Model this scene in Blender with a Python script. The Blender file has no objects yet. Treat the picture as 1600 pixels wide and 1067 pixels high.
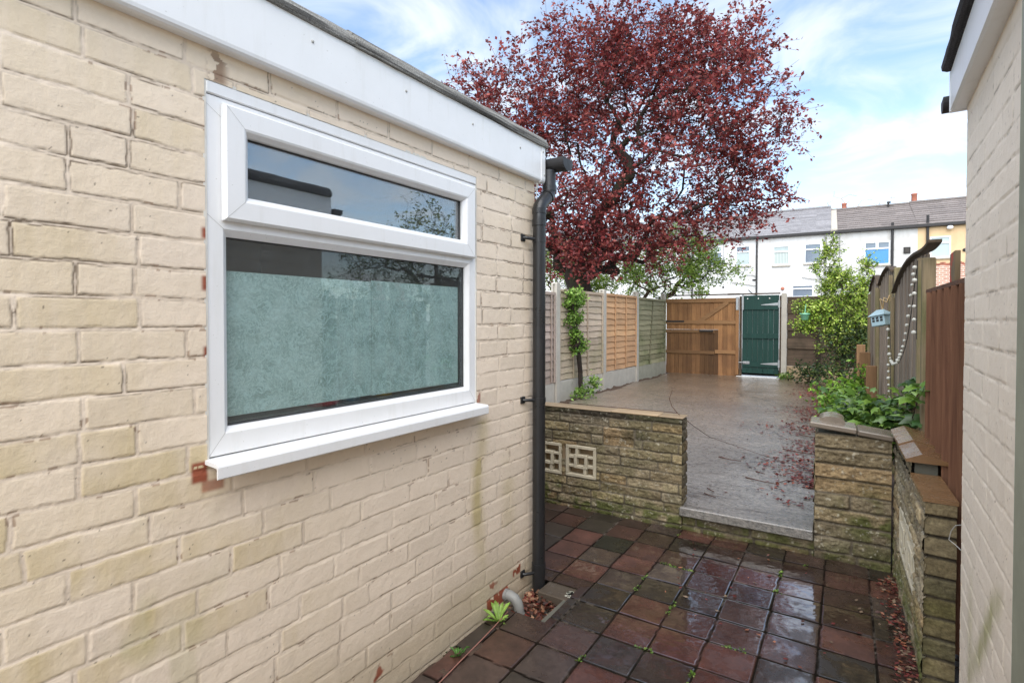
import bpy, math, random
import numpy as np
from mathutils import Matrix, Vector
PI = math.pi
random.seed(7)
C = bpy.context.scene
COL = C.collection

# ------------------------------------------------------------------ camera
CAM_Z = 1.3824
F_PX, YAW, PITCH, ROLL = 822.36, 0.5943, -0.0164, 0.0007
fw = Vector((-math.sin(YAW)*math.cos(PITCH), math.cos(YAW)*math.cos(PITCH), math.sin(PITCH)))
rt = Vector((math.cos(YAW), math.sin(YAW), 0)); up = rt.cross(fw)
r2 = math.cos(ROLL)*rt + math.sin(ROLL)*up
u2 = -math.sin(ROLL)*rt + math.cos(ROLL)*up
cd = bpy.data.cameras.new('camera'); cam = bpy.data.objects.new('camera', cd); COL.objects.link(cam)
m = Matrix.Identity(4)
for i in range(3):
    m[i][0], m[i][1], m[i][2] = r2[i], u2[i], -fw[i]
m[0][3], m[1][3], m[2][3] = 0, 0, CAM_Z
cam.matrix_world = m
cd.sensor_width = 36; cd.lens = F_PX/1600*36; cd.shift_y = -20.57/1600; cd.clip_start = 0.02; cd.clip_end = 2000
C.camera = cam
# ------------------------------------------------------------------ sky, sun, exposure
SUN_DIR = Vector((0.16, -0.70, 0.95)).normalized()      # towards the sun
elev = math.asin(SUN_DIR.z); azim = math.atan2(SUN_DIR.x, SUN_DIR.y)
W = bpy.data.worlds.new('World'); C.world = W; W.use_nodes = True
nt = W.node_tree; N = nt.nodes; L = nt.links; N.clear()
out = N.new('ShaderNodeOutputWorld'); bg = N.new('ShaderNodeBackground'); L.new(bg.outputs[0], out.inputs[0])
sky = N.new('ShaderNodeTexSky'); sky.sky_type = 'NISHITA'; sky.sun_disc = False
sky.sun_elevation = elev; sky.sun_rotation = azim; sky.air_density = 1.0; sky.dust_density = 0.6; sky.ozone_density = 1.6
tc = N.new('ShaderNodeTexCoord'); sep = N.new('ShaderNodeSeparateXYZ'); L.new(tc.outputs['Generated'], sep.inputs[0])
def mth(op, a, b=None, c=None):
    n = N.new('ShaderNodeMath'); n.operation = op
    for i, v in enumerate((a, b, c)):
        if v is None: continue
        if isinstance(v, (int, float)): n.inputs[i].default_value = v
        else: L.new(v, n.inputs[i])
    return n.outputs[0]
zz = mth('ADD', mth('MAXIMUM', sep.outputs[2], 0.0), 0.22)
cmb = N.new('ShaderNodeCombineXYZ'); L.new(mth('DIVIDE', sep.outputs[0], zz), cmb.inputs[0]); L.new(mth('DIVIDE', sep.outputs[1], zz), cmb.inputs[1])
no = N.new('ShaderNodeTexNoise'); no.inputs['Scale'].default_value = 3.0; no.inputs['Detail'].default_value = 6; no.inputs['Roughness'].default_value = 0.55; no.inputs['Distortion'].default_value = 0.6
mp = N.new('ShaderNodeMapping'); mp.inputs['Location'].default_value = (1.7, 4.2, 0); L.new(cmb.outputs[0], mp.inputs[0]); L.new(mp.outputs[0], no.inputs['Vector'])
rp = N.new('ShaderNodeValToRGB'); rp.color_ramp.elements[0].position = 0.36; rp.color_ramp.elements[1].position = 0.70
rp.color_ramp.interpolation = 'EASE'; L.new(no.outputs[0], rp.inputs[0])
hz = mth('MULTIPLY', mth('POWER', mth('SUBTRACT', 1.0, mth('MAXIMUM', sep.outputs[2], 0.0)), 7.0), 0.30)
cf = mth('MINIMUM', mth('ADD', mth('MULTIPLY', rp.outputs[0], 0.70), hz), 0.93)
sc_ = N.new('ShaderNodeMixRGB'); sc_.blend_type = 'MULTIPLY'; sc_.inputs[0].default_value = 1; L.new(sky.outputs[0], sc_.inputs[1]); sc_.inputs[2].default_value = (1.75, 1.68, 1.56, 1)
mx = N.new('ShaderNodeMixRGB'); L.new(cf, mx.inputs[0]); L.new(sc_.outputs[0], mx.inputs[1]); mx.inputs[2].default_value = (6.3, 6.5, 6.8, 1)
L.new(mx.outputs[0], bg.inputs[0]); bg.inputs[1].default_value = 0.10
sd = bpy.data.lights.new('sun', 'SUN'); sd.energy = 2.5; sd.angle = math.radians(75); sd.color = (1.0, 0.965, 0.91)
so = bpy.data.objects.new('sun', sd); COL.objects.link(so)
so.rotation_euler = SUN_DIR.to_track_quat('Z', 'Y').to_euler(); so.location = (3, -6, 9)
C.view_settings.view_transform = 'Standard'; C.view_settings.look = 'None'
C.view_settings.gamma = 1; C.view_settings.exposure = 1.0
C.cycles.max_bounces = 8; C.cycles.transparent_max_bounces = 24; C.cycles.use_denoising = True

# ------------------------------------------------------------------ materials
def lin(r, g, b):
    f = lambda c: c/12.92 if c <= 0.04045 else ((c+0.055)/1.055)**2.4
    return (f(r/255), f(g/255), f(b/255), 1)
class Mat:
    """Small node builder: every material is procedural."""
    def __init__(s, name):
        s.m = bpy.data.materials.new(name); s.m.use_nodes = True
        s.t = s.m.node_tree; s.n = s.t.nodes; s.l = s.t.links; s.n.clear()
        s.out = s.n.new('ShaderNodeOutputMaterial'); s.p = s.n.new('ShaderNodeBsdfPrincipled')
        s.l.new(s.p.outputs[0], s.out.inputs[0])
        s.co = s.n.new('ShaderNodeTexCoord').outputs['Object']
    def put(s, sock, v):
        if isinstance(v, (int, float)): sock.default_value = v
        elif isinstance(v, tuple): sock.default_value = v if len(v) == 4 or sock.type == 'VECTOR' else v + (1,)
        else: s.l.new(v, sock)
    def math(s, op, a, b=0.0, clamp=False):
        n = s.n.new('ShaderNodeMath'); n.operation = op; n.use_clamp = clamp; s.put(n.inputs[0], a); s.put(n.inputs[1], b); return n.outputs[0]
    def map(s, scale=(1, 1, 1), loc=(0, 0, 0), rot=(0, 0, 0), src=None):
        n = s.n.new('ShaderNodeMapping'); n.inputs['Scale'].default_value = scale; n.inputs['Location'].default_value = loc; n.inputs['Rotation'].default_value = rot
        s.l.new(src or s.co, n.inputs[0]); return n.outputs[0]
    def noise(s, scale=5, detail=4, rough=0.55, vec=None, dist=0.0, color=False):
        n = s.n.new('ShaderNodeTexNoise'); n.inputs['Scale'].default_value = scale; n.inputs['Detail'].default_value = detail
        n.inputs['Roughness'].default_value = rough; n.inputs['Distortion'].default_value = dist
        s.l.new(vec or s.co, n.inputs['Vector']); return n.outputs[1 if color else 0]
    def voro(s, scale=5, vec=None, feature='F1', out=0):
        n = s.n.new('ShaderNodeTexVoronoi'); n.inputs['Scale'].default_value = scale; n.feature = feature
        s.l.new(vec or s.co, n.inputs['Vector']); return n.outputs[out]
    def ramp(s, f, *stops):
        n = s.n.new('ShaderNodeValToRGB'); e = n.color_ramp.elements
        while len(e) < len(stops): e.new(0.5)
        for k, (p, c) in enumerate(stops):
            e[k].position = p; e[k].color = (c, c, c, 1) if isinstance(c, (int, float)) else (c if len(c) == 4 else c + (1,))
        s.l.new(f, n.inputs[0]); return n.outputs[0]
    def mix(s, f, a, b, mode='MIX'):
        n = s.n.new('ShaderNodeMixRGB'); n.blend_type = mode; s.put(n.inputs[0], f); s.put(n.inputs[1], a); s.put(n.inputs[2], b); return n.outputs[0]
    def attr(s, name='tint', out='Color'):
        n = s.n.new('ShaderNodeAttribute'); n.attribute_name = name; return n.outputs[out]
    def bump(s, h, strength=0.3, dist=0.01, prev=None):
        n = s.n.new('ShaderNodeBump'); n.inputs['Strength'].default_value = strength; n.inputs['Distance'].default_value = dist
        s.put(n.inputs['Height'], h)
        if prev is not None: s.l.new(prev, n.inputs['Normal'])
        s.l.new(n.outputs[0], s.p.inputs['Normal']); s.l.new(n.outputs[0], s.p.inputs['Coat Normal']); return n.outputs[0]
    def set(s, **k):
        for a, v in k.items(): s.put(s.p.inputs[{'col': 'Base Color', 'rough': 'Roughness', 'metal': 'Metallic', 'spec': 'Specular IOR Level', 'coat': 'Coat Weight', 'coatr': 'Coat Roughness', 'sss': 'Subsurface Weight'}[a]], v)
        return s
    def tinted(s, col):
        return s.mix(1.0, col, s.attr(), 'MULTIPLY')

def simple(name, col, rough=0.5, var=0.15, scale=20, bump=0.1, spec=0.5, metal=0.0):
    k = Mat(name); c = k.mix(k.noise(scale, 5), tuple(x*(1-var) for x in col[:3]) + (1,), tuple(min(1, x*(1+var)) for x in col[:3]) + (1,))
    k.set(col=k.tinted(c), rough=k.ramp(k.noise(scale*1.7, 3), (0.3, max(0.02, rough-0.1)), (0.7, min(1, rough+0.1))), spec=spec, metal=metal)
    if bump: k.bump(k.noise(scale*3, 4), bump, 0.003)
    return k.m

def wood(name, c1, c2, axis=2, rough=0.7, grime=None, gscale=2.5, fine=1.0):
    """Weathered timber with grain running along one object axis."""
    k = Mat(name); sc = [38.0*fine]*3; sc[axis] = 1.6
    g = k.noise(1.0, 6, 0.65, k.map(tuple(sc)), 0.6)
    g2 = k.noise(1.0, 3, 0.6, k.map(tuple(x*3.3 for x in sc)))
    c = k.mix(k.ramp(g, (0.3, 0.0), (0.7, 1.0)), c1, c2)
    c = k.mix(k.math('MULTIPLY', k.ramp(g2, (0.45, 0.0), (0.75, 1.0)), 0.35), c, tuple(x*0.45 for x in c1[:3]) + (1,))
    if grime: c = k.mix(k.ramp(k.noise(gscale, 5, 0.6), (0.45, 0.0), (0.68, 0.8)), c, grime)
    k.set(col=k.tinted(c), rough=rough, spec=0.3)
    b = k.bump(g, 0.35, 0.004); k.bump(g2, 0.25, 0.002, b)
    return k.m

M = {}
# painted brick: colour comes from the wall's own tint attribute
def paint_brick(name):
    k = Mat(name)
    n = k.noise(60, 5, 0.6); n2 = k.noise(9, 4, 0.6)
    c = k.mix(1.0, k.attr(), k.mix(n2, (0.93, 0.92, 0.90, 1), (1.05, 1.05, 1.06, 1)), 'MULTIPLY')
    c = k.mix(1.0, c, k.mix(n, (0.95, 0.94, 0.93, 1), (1.04, 1.04, 1.04, 1)), 'MULTIPLY')
    k.set(col=c, rough=0.62, spec=0.35)
    b = k.bump(k.noise(130, 4, 0.65), 0.40, 0.0025); b = k.bump(k.noise(1.0, 4, 0.6, k.map((60, 60, 190))), 0.22, 0.002, b); k.bump(k.noise(28, 3), 0.25, 0.004, b)
    return k.m
M['paint'] = paint_brick('painted_brick')
def stone_mat(name, rough=0.85):
    k = Mat(name)
    n = k.noise(90, 5, 0.65); n2 = k.noise(24, 5, 0.65)
    c = k.mix(1.0, k.attr(), k.ramp(n, (0.25, (0.55, 0.52, 0.50)), (0.75, (1.35, 1.33, 1.28))), 'MULTIPLY')
    c = k.mix(1.0, c, k.ramp(n2, (0.3, (0.72, 0.70, 0.68)), (0.7, (1.2, 1.2, 1.18))), 'MULTIPLY')
    k.set(col=c, rough=rough, spec=0.3)
    b = k.bump(n, 0.6, 0.004); k.bump(n2, 0.5, 0.008, b)
    return k.m
M['stone'] = stone_mat('rock_faced_stone')
def tile_mat():
    k = Mat('wet_quarry_tile')
    n = k.noise(45, 5, 0.6); big = k.noise(3.2, 4, 0.55); mid = k.noise(14, 4, 0.6)
    c = k.mix(1.0, k.attr(), k.ramp(n, (0.25, (0.72, 0.70, 0.70)), (0.75, (1.25, 1.25, 1.25))), 'MULTIPLY')
    c = k.mix(1.0, c, k.ramp(mid, (0.3, (0.78, 0.78, 0.78)), (0.72, (1.18, 1.15, 1.12))), 'MULTIPLY')
    dv = k.n.new('ShaderNodeVectorMath'); dv.operation = 'DISTANCE'; k.l.new(k.map((1.0, 0.75, 0)), dv.inputs[0]); dv.inputs[1].default_value = (-0.60, 2.78*0.75, 0)
    pud = k.math('SUBTRACT', 0.80, dv.outputs['Value'])                # standing water lies in the dip near the step
    wet = k.ramp(k.math('ADD', k.math('ADD', k.math('MULTIPLY', big, 0.55), k.math('MULTIPLY', mid, 0.35)), k.math('MULTIPLY', pud, 0.26)), (0.43, 0.36), (0.51, 0.17), (0.57, 0.035))
    wet = k.math('ADD', wet, k.math('MULTIPLY', k.math('SUBTRACT', 1.0, k.attr(out='Alpha')), 0.7), True)
    al = k.attr(out='Alpha'); c = k.mix(1.0, c, k.ramp(al, (0.55, 0.45), (0.95, 1.0)), 'MULTIPLY')
    k.set(col=c, rough=wet, spec=k.math('MULTIPLY', k.math('POWER', al, 6.0), 0.7), coat=k.ramp(wet, (0.05, 1.0), (0.14, 0.0)), coatr=0.03); k.p.inputs['Coat IOR'].default_value = 1.9
    b = k.bump(n, 0.10, 0.002); k.bump(mid, 0.10, 0.004, b)
    return k.m
M['tile'] = tile_mat()
def concrete_wet():
    k = Mat('wet_concrete')
    rid = k.noise(1.0, 5, 0.65, k.map((2.2, 17, 3), rot=(0, 0, -0.06)), 0.8); n = k.noise(38, 4, 0.75); big = k.noise(0.9, 4, 0.6); grit = k.noise(150, 3, 0.8)
    sp = k.n.new('ShaderNodeSeparateXYZ'); k.l.new(k.co, sp.inputs[0])
    far = k.ramp(k.math('ADD', k.math('MULTIPLY', k.math('SUBTRACT', sp.outputs[1], 3.6), 0.11), k.math('MULTIPLY', big, 0.5)), (0.35, 0.0), (0.85, 1.0))   # browner towards the gates; sky sheen put into the paler near grey
    c = k.mix(far, k.ramp(big, (0.35, lin(114, 109, 102)), (0.65, lin(142, 137, 130))), k.ramp(big, (0.35, lin(104, 88, 72)), (0.65, lin(126, 110, 92))))
    c = k.mix(1.0, c, k.ramp(n, (0.32, 0.45), (0.68, 1.45)), 'MULTIPLY'); c = k.mix(1.0, c, k.ramp(grit, (0.3, 0.6), (0.7, 1.4)), 'MULTIPLY')
    c = k.mix(k.ramp(rid, (0.52, 0.0), (0.66, 0.65)), c, lin(58, 48, 40))
    crk = k.ramp(k.voro(0.55, k.mix(0.25, k.co, k.noise(2.5, 4, color=True), 'ADD'), 'DISTANCE_TO_EDGE'), (0.0, 0.8), (0.006, 0.0)); c = k.mix(crk, c, lin(44, 38, 32))
    film = k.ramp(k.math('ADD', k.math('MULTIPLY', n, 0.6), k.math('MULTIPLY', rid, 0.4)), (0.40, 1.0), (0.60, 0.15))
    k.set(col=c, rough=k.ramp(n, (0.35, 0.22), (0.65, 0.55)), spec=0.6, coat=film, coatr=0.12); k.p.inputs['Coat IOR'].default_value = 1.75
    b = k.bump(rid, 0.30, 0.010); b = k.bump(n, 0.45, 0.010, b); k.bump(grit, 0.6, 0.004, b)
    return k.m
M['concrete_wet'] = concrete_wet()
M['concrete'] = simple('weathered_concrete', lin(176, 170, 158), 0.9, 0.22, 9, 0.5)
M['concrete_green'] = simple('stained_concrete_board', lin(150, 148, 132), 0.9, 0.3, 5, 0.5)
M['coping'] = simple('wet_coping_stone', lin(124, 94, 64), 0.24, 0.35, 8, 0.35)
M['coping_dry'] = simple('pale_coping_stone', lin(158, 136, 106), 0.5, 0.3, 10, 0.45)
M['coping_grey'] = simple('grey_wet_coping', lin(124, 112, 98), 0.22, 0.3, 9, 0.35)
M['screen'] = simple('screen_block_concrete', lin(190, 180, 156), 0.85, 0.25, 14, 0.5)
M['soil'] = simple('dark_soil', lin(74, 58, 46), 0.95, 0.4, 14, 0.9)
M['ground'] = simple('lane_ground', lin(150, 145, 138), 0.9, 0.25, 3, 0.5)
def upvc():
    k = Mat('white_upvc'); n = k.noise(6, 5, 0.6)
    c = k.mix(n, lin(226, 226, 224), lin(236, 236, 236))
    st = k.ramp(k.noise(1.0, 4, 0.6, k.map((22, 22, 3))), (0.54, 0.0), (0.82, 0.24))
    c = k.mix(st, c, lin(188, 184, 168)); c = k.mix(k.ramp(k.noise(140, 2), (0.72, 0.0), (0.78, 0.5)), c, lin(150, 146, 132))
    k.set(col=c, rough=0.33, spec=0.5); k.bump(k.noise(40, 2), 0.02, 0.002); return k.m
M['upvc'] = upvc()
M['sealant'] = simple('grubby_sealant', lin(214, 210, 200), 0.6, 0.12, 40, 0.2)
M['upvc_seal'] = simple('grey_rubber_seal', lin(60, 60, 60), 0.6, 0.1, 30, 0)
M['joint'] = simple('weld_line', lin(170, 168, 162), 0.6, 0.1, 30, 0)
M['black_plastic'] = simple('black_pvc', lin(36, 36, 37), 0.36, 0.3, 12, 0.06)
M['black_gutter'] = simple('black_house_gutter', lin(40, 38, 38), 0.5, 0.2, 12, 0.05)
M['grey_plastic'] = simple('grey_pvc_waste', lin(140, 140, 136), 0.45, 0.25, 20, 0.1)
def felt(name, a, b):
    k = Mat(name); n = k.noise(260, 3, 0.7); s = k.noise(1.0, 4, 0.6, k.map((60, 2.2, 60)), 0.4)
    c = k.mix(k.ramp(n, (0.35, 0.0), (0.65, 1.0)), a, b)
    c = k.mix(k.ramp(s, (0.46, 0.0), (0.62, 0.75)), c, lin(52, 50, 48))
    k.set(col=c, rough=0.95, spec=0.2); b1 = k.bump(n, 0.8, 0.004); k.bump(s, 0.6, 0.01, b1); return k.m
M['felt'] = felt('mineral_felt', lin(96, 94, 90), lin(170, 168, 162))
M['felt_dark'] = felt('dark_mineral_felt', lin(44, 42, 44), lin(84, 80, 82))
def glass(name, ior=0.05, speck=0.02, rough=0.0, tint=(0.86, 0.92, 0.92, 1)):
    """Window pane: see-through with a Fresnel reflection and dried rain specks."""
    k = Mat(name); k.n.remove(k.p)
    lw_ = k.n.new('ShaderNodeLayerWeight'); lw_.inputs['Blend'].default_value = 0.5
    fres = k.math('ADD', k.math('MULTIPLY', k.math('POWER', lw_.outputs['Facing'], 5.0), 0.9), ior)
    tr = k.n.new('ShaderNodeBsdfTransparent'); tr.inputs[0].default_value = tint
    gl = k.n.new('ShaderNodeBsdfGlossy'); gl.inputs['Roughness'].default_value = rough; gl.inputs[0].default_value = (0.95, 0.97, 1, 1)
    mixn = k.n.new('ShaderNodeMixShader'); k.l.new(fres, mixn.inputs[0]); k.l.new(tr.outputs[0], mixn.inputs[1]); k.l.new(gl.outputs[0], mixn.inputs[2])
    df = k.n.new('ShaderNodeBsdfDiffuse'); df.inputs[0].default_value = (0.62, 0.64, 0.64, 1)
    v = k.voro(170, feature='F1'); sp = k.ramp(v, (0.10, 1.0), (0.26, 0.0))
    where = k.ramp(k.noise(9, 4), (0.42, 0.0), (0.62, 1.0))
    f = k.math('ADD', k.math('MULTIPLY', k.math('MULTIPLY', sp, where), 0.30), speck)
    m2 = k.n.new('ShaderNodeMixShader'); k.l.new(f, m2.inputs[0]); k.l.new(mixn.outputs[0], m2.inputs[1]); k.l.new(df.outputs[0], m2.inputs[2])
    k.l.new(m2.outputs[0], k.out.inputs[0]); return k.m
M['glass'] = glass('window_glass'); M['glass_clear'] = glass('casement_glass', 0.19)
def film():
    """Frosted window film printed with a tangle of pale fibres."""
    k = Mat('fibre_window_film')
    v = k.map((1, 1, 1)); warp = k.mix(0.22, v, k.noise(7, 3, 0.6, color=True), 'ADD')
    def fib(sc, rot):
        return k.ramp(k.noise(1.0, 1.5, 0.5, k.map(sc, rot=rot, src=warp), 1.2), (0.472, 0.0), (0.5, 1.0), (0.528, 0.0))
    f = k.math('ADD', fib((9, 14, 34), (0.5, 0, 0)), fib((9, 36, 13), (-0.6, 0, 0)))
    f = k.math('ADD', k.math('ADD', f, fib((9, 24, 24), (1.3, 0, 0))), fib((9, 18, 42), (2.2, 0, 0)), True)
    cl = k.noise(11, 5, 0.65)
    c = k.mix(k.ramp(cl, (0.36, 0.0), (0.66, 1.0)), lin(168, 185, 178), lin(210, 220, 215))
    c = k.mix(k.math('MULTIPLY', f, 0.70), c, lin(226, 240, 236))
    fine = k.noise(150, 3, 0.7); c = k.mix(1.0, c, k.ramp(fine, (0.3, 0.86), (0.7, 1.12)), 'MULTIPLY')
    k.n.remove(k.p)
    d = k.n.new('ShaderNodeBsdfDiffuse'); k.l.new(c, d.inputs[0])
    t = k.n.new('ShaderNodeBsdfTransparent')
    mxs = k.n.new('ShaderNodeMixShader'); mxs.inputs[0].default_value = 0.80
    k.l.new(t.outputs[0], mxs.inputs[1]); k.l.new(d.outputs[0], mxs.inputs[2]); k.l.new(mxs.outputs[0], k.out.inputs[0]); return k.m
M['film'] = film()
M['room'] = simple('room_plaster', lin(120, 122, 118), 0.9, 0.1, 4, 0)
M['yellow'] = simple('yellow_plastic', lin(222, 186, 40), 0.4, 0.05, 8, 0)
M['red'] = simple('red_plastic', lin(190, 40, 52), 0.4, 0.05, 8, 0)
M['blue_plastic'] = simple('pale_blue_plastic', lin(120, 186, 214), 0.4, 0.05, 8, 0)
M['fence_grey'] = wood('grey_lap_wood', lin(196, 178, 158), lin(170, 152, 130), 1, 0.85, lin(150, 140, 112), 1.6)
M['fence_pink'] = wood('pinkish_lap_wood', lin(178, 160, 148), lin(152, 136, 124), 1, 0.85)
M['fence_orange'] = wood('new_orange_lap_wood', lin(208, 168, 128), lin(188, 144, 104), 1, 0.8, lin(172, 136, 104), 2.5)
M['fence_green'] = wood('mossy_lap_wood', lin(158, 152, 122), lin(130, 126, 98), 1, 0.9, lin(96, 102, 66), 1.4)
M['gate_wood'] = wood('brown_gate_wood', lin(172, 128, 84), lin(132, 92, 58), 2, 0.75, lin(112, 80, 54), 1.3)
M['gate_rail'] = wood('brown_gate_rail_wood', lin(162, 124, 84), lin(130, 94, 62), 0, 0.75)
M['gate_green'] = wood('green_painted_wood', lin(30, 68, 60), lin(20, 52, 46), 2, 0.5)
M['sleeper'] = wood('dark_weathered_boards', lin(104, 88, 72), lin(68, 56, 46), 0, 0.9, lin(50, 46, 36), 3)
M['wave'] = wood('silver_grey_boards', lin(150, 136, 120), lin(112, 98, 84), 2, 0.85)
M['wave_trim'] = wood('dark_trim_wood', lin(84, 70, 54), lin(58, 48, 38), 1, 0.8)
M['post_wood'] = wood('greenish_post_wood', lin(146, 130, 102), lin(112, 98, 74), 2, 0.85, lin(98, 102, 60), 3)
M['close'] = wood('red_brown_boards', lin(134, 96, 72), lin(88, 58, 44), 2, 0.75)
M['stake'] = wood('sawn_stake_wood', lin(140, 108, 76), lin(104, 76, 50), 2, 0.85)
def redpatch():
    k = Mat('peeling_red_paint_wood'); g = k.noise(1.0, 5, 0.6, k.map((30, 30, 2)))
    c = k.mix(g, lin(130, 112, 84), lin(96, 82, 58)); c = k.mix(k.ramp(k.noise(6, 5, 0.6), (0.46, 0.0), (0.54, 0.9)), c, lin(186, 70, 52))
    k.set(col=k.tinted(c), rough=0.85); k.bump(g, 0.3, 0.004); return k.m
M['redpatch'] = redpatch()
M['jamb'] = simple('grey_green_timber', lin(146, 146, 126), 0.8, 0.3, 7, 0.4)
M['steel'] = simple('galvanised_steel', lin(170, 172, 172), 0.4, 0.2, 20, 0.1, metal=0.7)
M['dark_metal'] = simple('dark_iron', lin(40, 36, 32), 0.6, 0.2, 20, 0.1)
M['white_step'] = simple('white_step_stone', lin(232, 232, 228), 0.6, 0.06, 8, 0.2)
M['tin'] = simple('pale_blue_tin', lin(158, 182, 188), 0.45, 0.2, 24, 0.1)
M['rope'] = simple('jute_cord', lin(176, 150, 108), 0.9, 0.2, 40, 0.2)
M['shell'] = simple('pearly_shell', lin(196, 194, 182), 0.25, 0.08, 30, 0)
M['mint'] = simple('mint_green_plastic', lin(140, 208, 176), 0.45, 0.06, 12, 0)
M['bark_dark'] = wood('dark_bark', lin(62, 52, 46), lin(36, 30, 27), 2, 0.95, lin(58, 62, 44), 3)
M['bark'] = wood('brown_bark', lin(98, 82, 66), lin(64, 52, 42), 2, 0.95)
M['bare'] = simple('pale_bare_twig', lin(190, 170, 150), 0.9, 0.2, 6, 0)
M['twig'] = simple('dry_dark_stem', lin(74, 48, 36), 0.8, 0.3, 30, 0)
M['cable'] = simple('pinkish_cable', lin(150, 104, 92), 0.6, 0.2, 30, 0)
def leaf_mat(name, rough=0.42, trans=0.35, spec=0.45):
    k = Mat(name); c = k.attr(); n = k.noise(30, 2)
    c = k.mix(1.0, c, k.ramp(n, (0.3, 0.8), (0.7, 1.2)), 'MULTIPLY')
    k.set(col=c, rough=rough, spec=spec)
    tr = k.n.new('ShaderNodeBsdfTranslucent'); k.l.new(c, tr.inputs[0])
    mxs = k.n.new('ShaderNodeMixShader'); mxs.inputs[0].default_value = trans
    k.l.new(k.p.outputs[0], mxs.inputs[1]); k.l.new(tr.outputs[0], mxs.inputs[2]); k.l.new(mxs.outputs[0], k.out.inputs[0]); return k.m
M['leaf'] = leaf_mat('leaf'); M['leaf_dry'] = leaf_mat('fallen_leaf', 0.5, 0.1, 0.4); M['leaf_glossy'] = leaf_mat('glossy_leaf', 0.3, 0.25, 0.5)
def render_wall(name, col, dirt=lin(190, 184, 172), brick=False):
    k = Mat(name); c = k.mix(k.ramp(k.noise(1.2, 6, 0.65), (0.46, 0.0), (0.72, 0.55)), col, dirt); c = k.mix(k.ramp(k.noise(1.0, 4, 0.6, k.map((3.5, 3.5, .5))), (0.5, 0.0), (0.8, 0.4)), c, dirt)
    fl = k.ramp(k.noise(7, 5, 0.7, k.map((1, 1, 2.6))), (0.60, 0.0), (0.68, 0.7))
    if brick: c = k.mix(fl, c, lin(168, 150, 132))
    k.set(col=k.tinted(c), rough=0.85, spec=0.25)
    br = k.n.new('ShaderNodeTexBrick'); br.inputs['Scale'].default_value = 1.0; br.inputs['Brick Width'].default_value = 0.45; br.inputs['Row Height'].default_value = 0.075; br.inputs['Mortar Size'].default_value = 0.006
    k.l.new(k.map((2, 2, 1), rot=(PI/2, 0, 0)), br.inputs['Vector'])
    b = k.bump(br.outputs['Fac'], -0.25, 0.006) if brick else None
    k.bump(k.noise(25, 4), 0.2, 0.006, b); return k.m
M['house_white'] = render_wall('white_painted_house_wall', lin(220, 221, 222), brick=False)
M['house_white2'] = render_wall('white_painted_house_brick', lin(216, 216, 216), brick=True)
M['house_grey'] = render_wall('off_white_render', lin(206, 206, 204), lin(172, 166, 154))
M['house_cream'] = render_wall('peach_render', lin(216, 188, 148), lin(196, 166, 126))
def redbrick():
    k = Mat('old_red_brick'); br = k.n.new('ShaderNodeTexBrick'); br.inputs['Scale'].default_value = 1.0
    br.inputs['Brick Width'].default_value = 0.24; br.inputs['Row Height'].default_value = 0.09; br.inputs['Mortar Size'].default_value = 0.014
    br.inputs['Color1'].default_value = lin(168, 112, 92); br.inputs['Color2'].default_value = lin(192, 150, 128); br.inputs['Mortar'].default_value = lin(214, 200, 186)
    k.l.new(k.map((1, 1, 1), rot=(PI/2, 0, 0)), br.inputs['Vector']); k.set(col=k.tinted(br.outputs[0]), rough=0.9); return k.m
M['redbrick'] = redbrick()
def roof_mat(name, a, b):
    k = Mat(name); c = k.mix(k.noise(3, 6, 0.7), a, b); c = k.mix(1.0, c, k.ramp(k.noise(18, 4, 0.7), (0.3, 0.7), (0.7, 1.25)), 'MULTIPLY')
    k.set(col=k.tinted(c), rough=0.75, spec=0.35); k.bump(k.noise(25, 3), 0.2, 0.01); return k.m
M['slate'] = roof_mat('grey_slate', lin(126, 124, 126), lin(158, 156, 158))
M['tile_roof'] = roof_mat('brown_concrete_roof_tile', lin(112, 104, 100), lin(140, 132, 128))
M['house_upvc'] = simple('house_window_upvc', lin(232, 234, 236), 0.4, 0.03, 8, 0)
def hglass(name, col):
    k = Mat(name); c = k.mix(k.noise(2.5, 3), tuple(x*0.7 for x in col[:3]) + (1,), col); k.set(col=k.tinted(c), rough=0.08, spec=0.9); return k.m
M['pane_dark'] = hglass('house_pane', lin(120, 132, 146)); M['pane_pale'] = hglass('house_pane_curtain', lin(186, 200, 200)); M['pane_blue'] = hglass('house_pane_blue_blind', lin(64, 146, 208))
def blinds():
    k = Mat('house_pane_vertical_blind'); wv = k.n.new('ShaderNodeTexWave'); wv.inputs['Scale'].default_value = 4.5; k.l.new(k.co, wv.inputs['Vector'])
    k.set(col=k.tinted(k.mix(wv.outputs[1], lin(150, 164, 162), lin(206, 214, 208))), rough=0.12, spec=0.8); return k.m
M['pane_blind'] = blinds()
M['terracotta'] = simple('terracotta', lin(172, 108, 88), 0.85, 0.2, 8, 0.3)
M['mortar_dark'] = simple('dirty_bed', lin(58, 50, 42), 0.9, 0.35, 20, 0.6)

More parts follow.
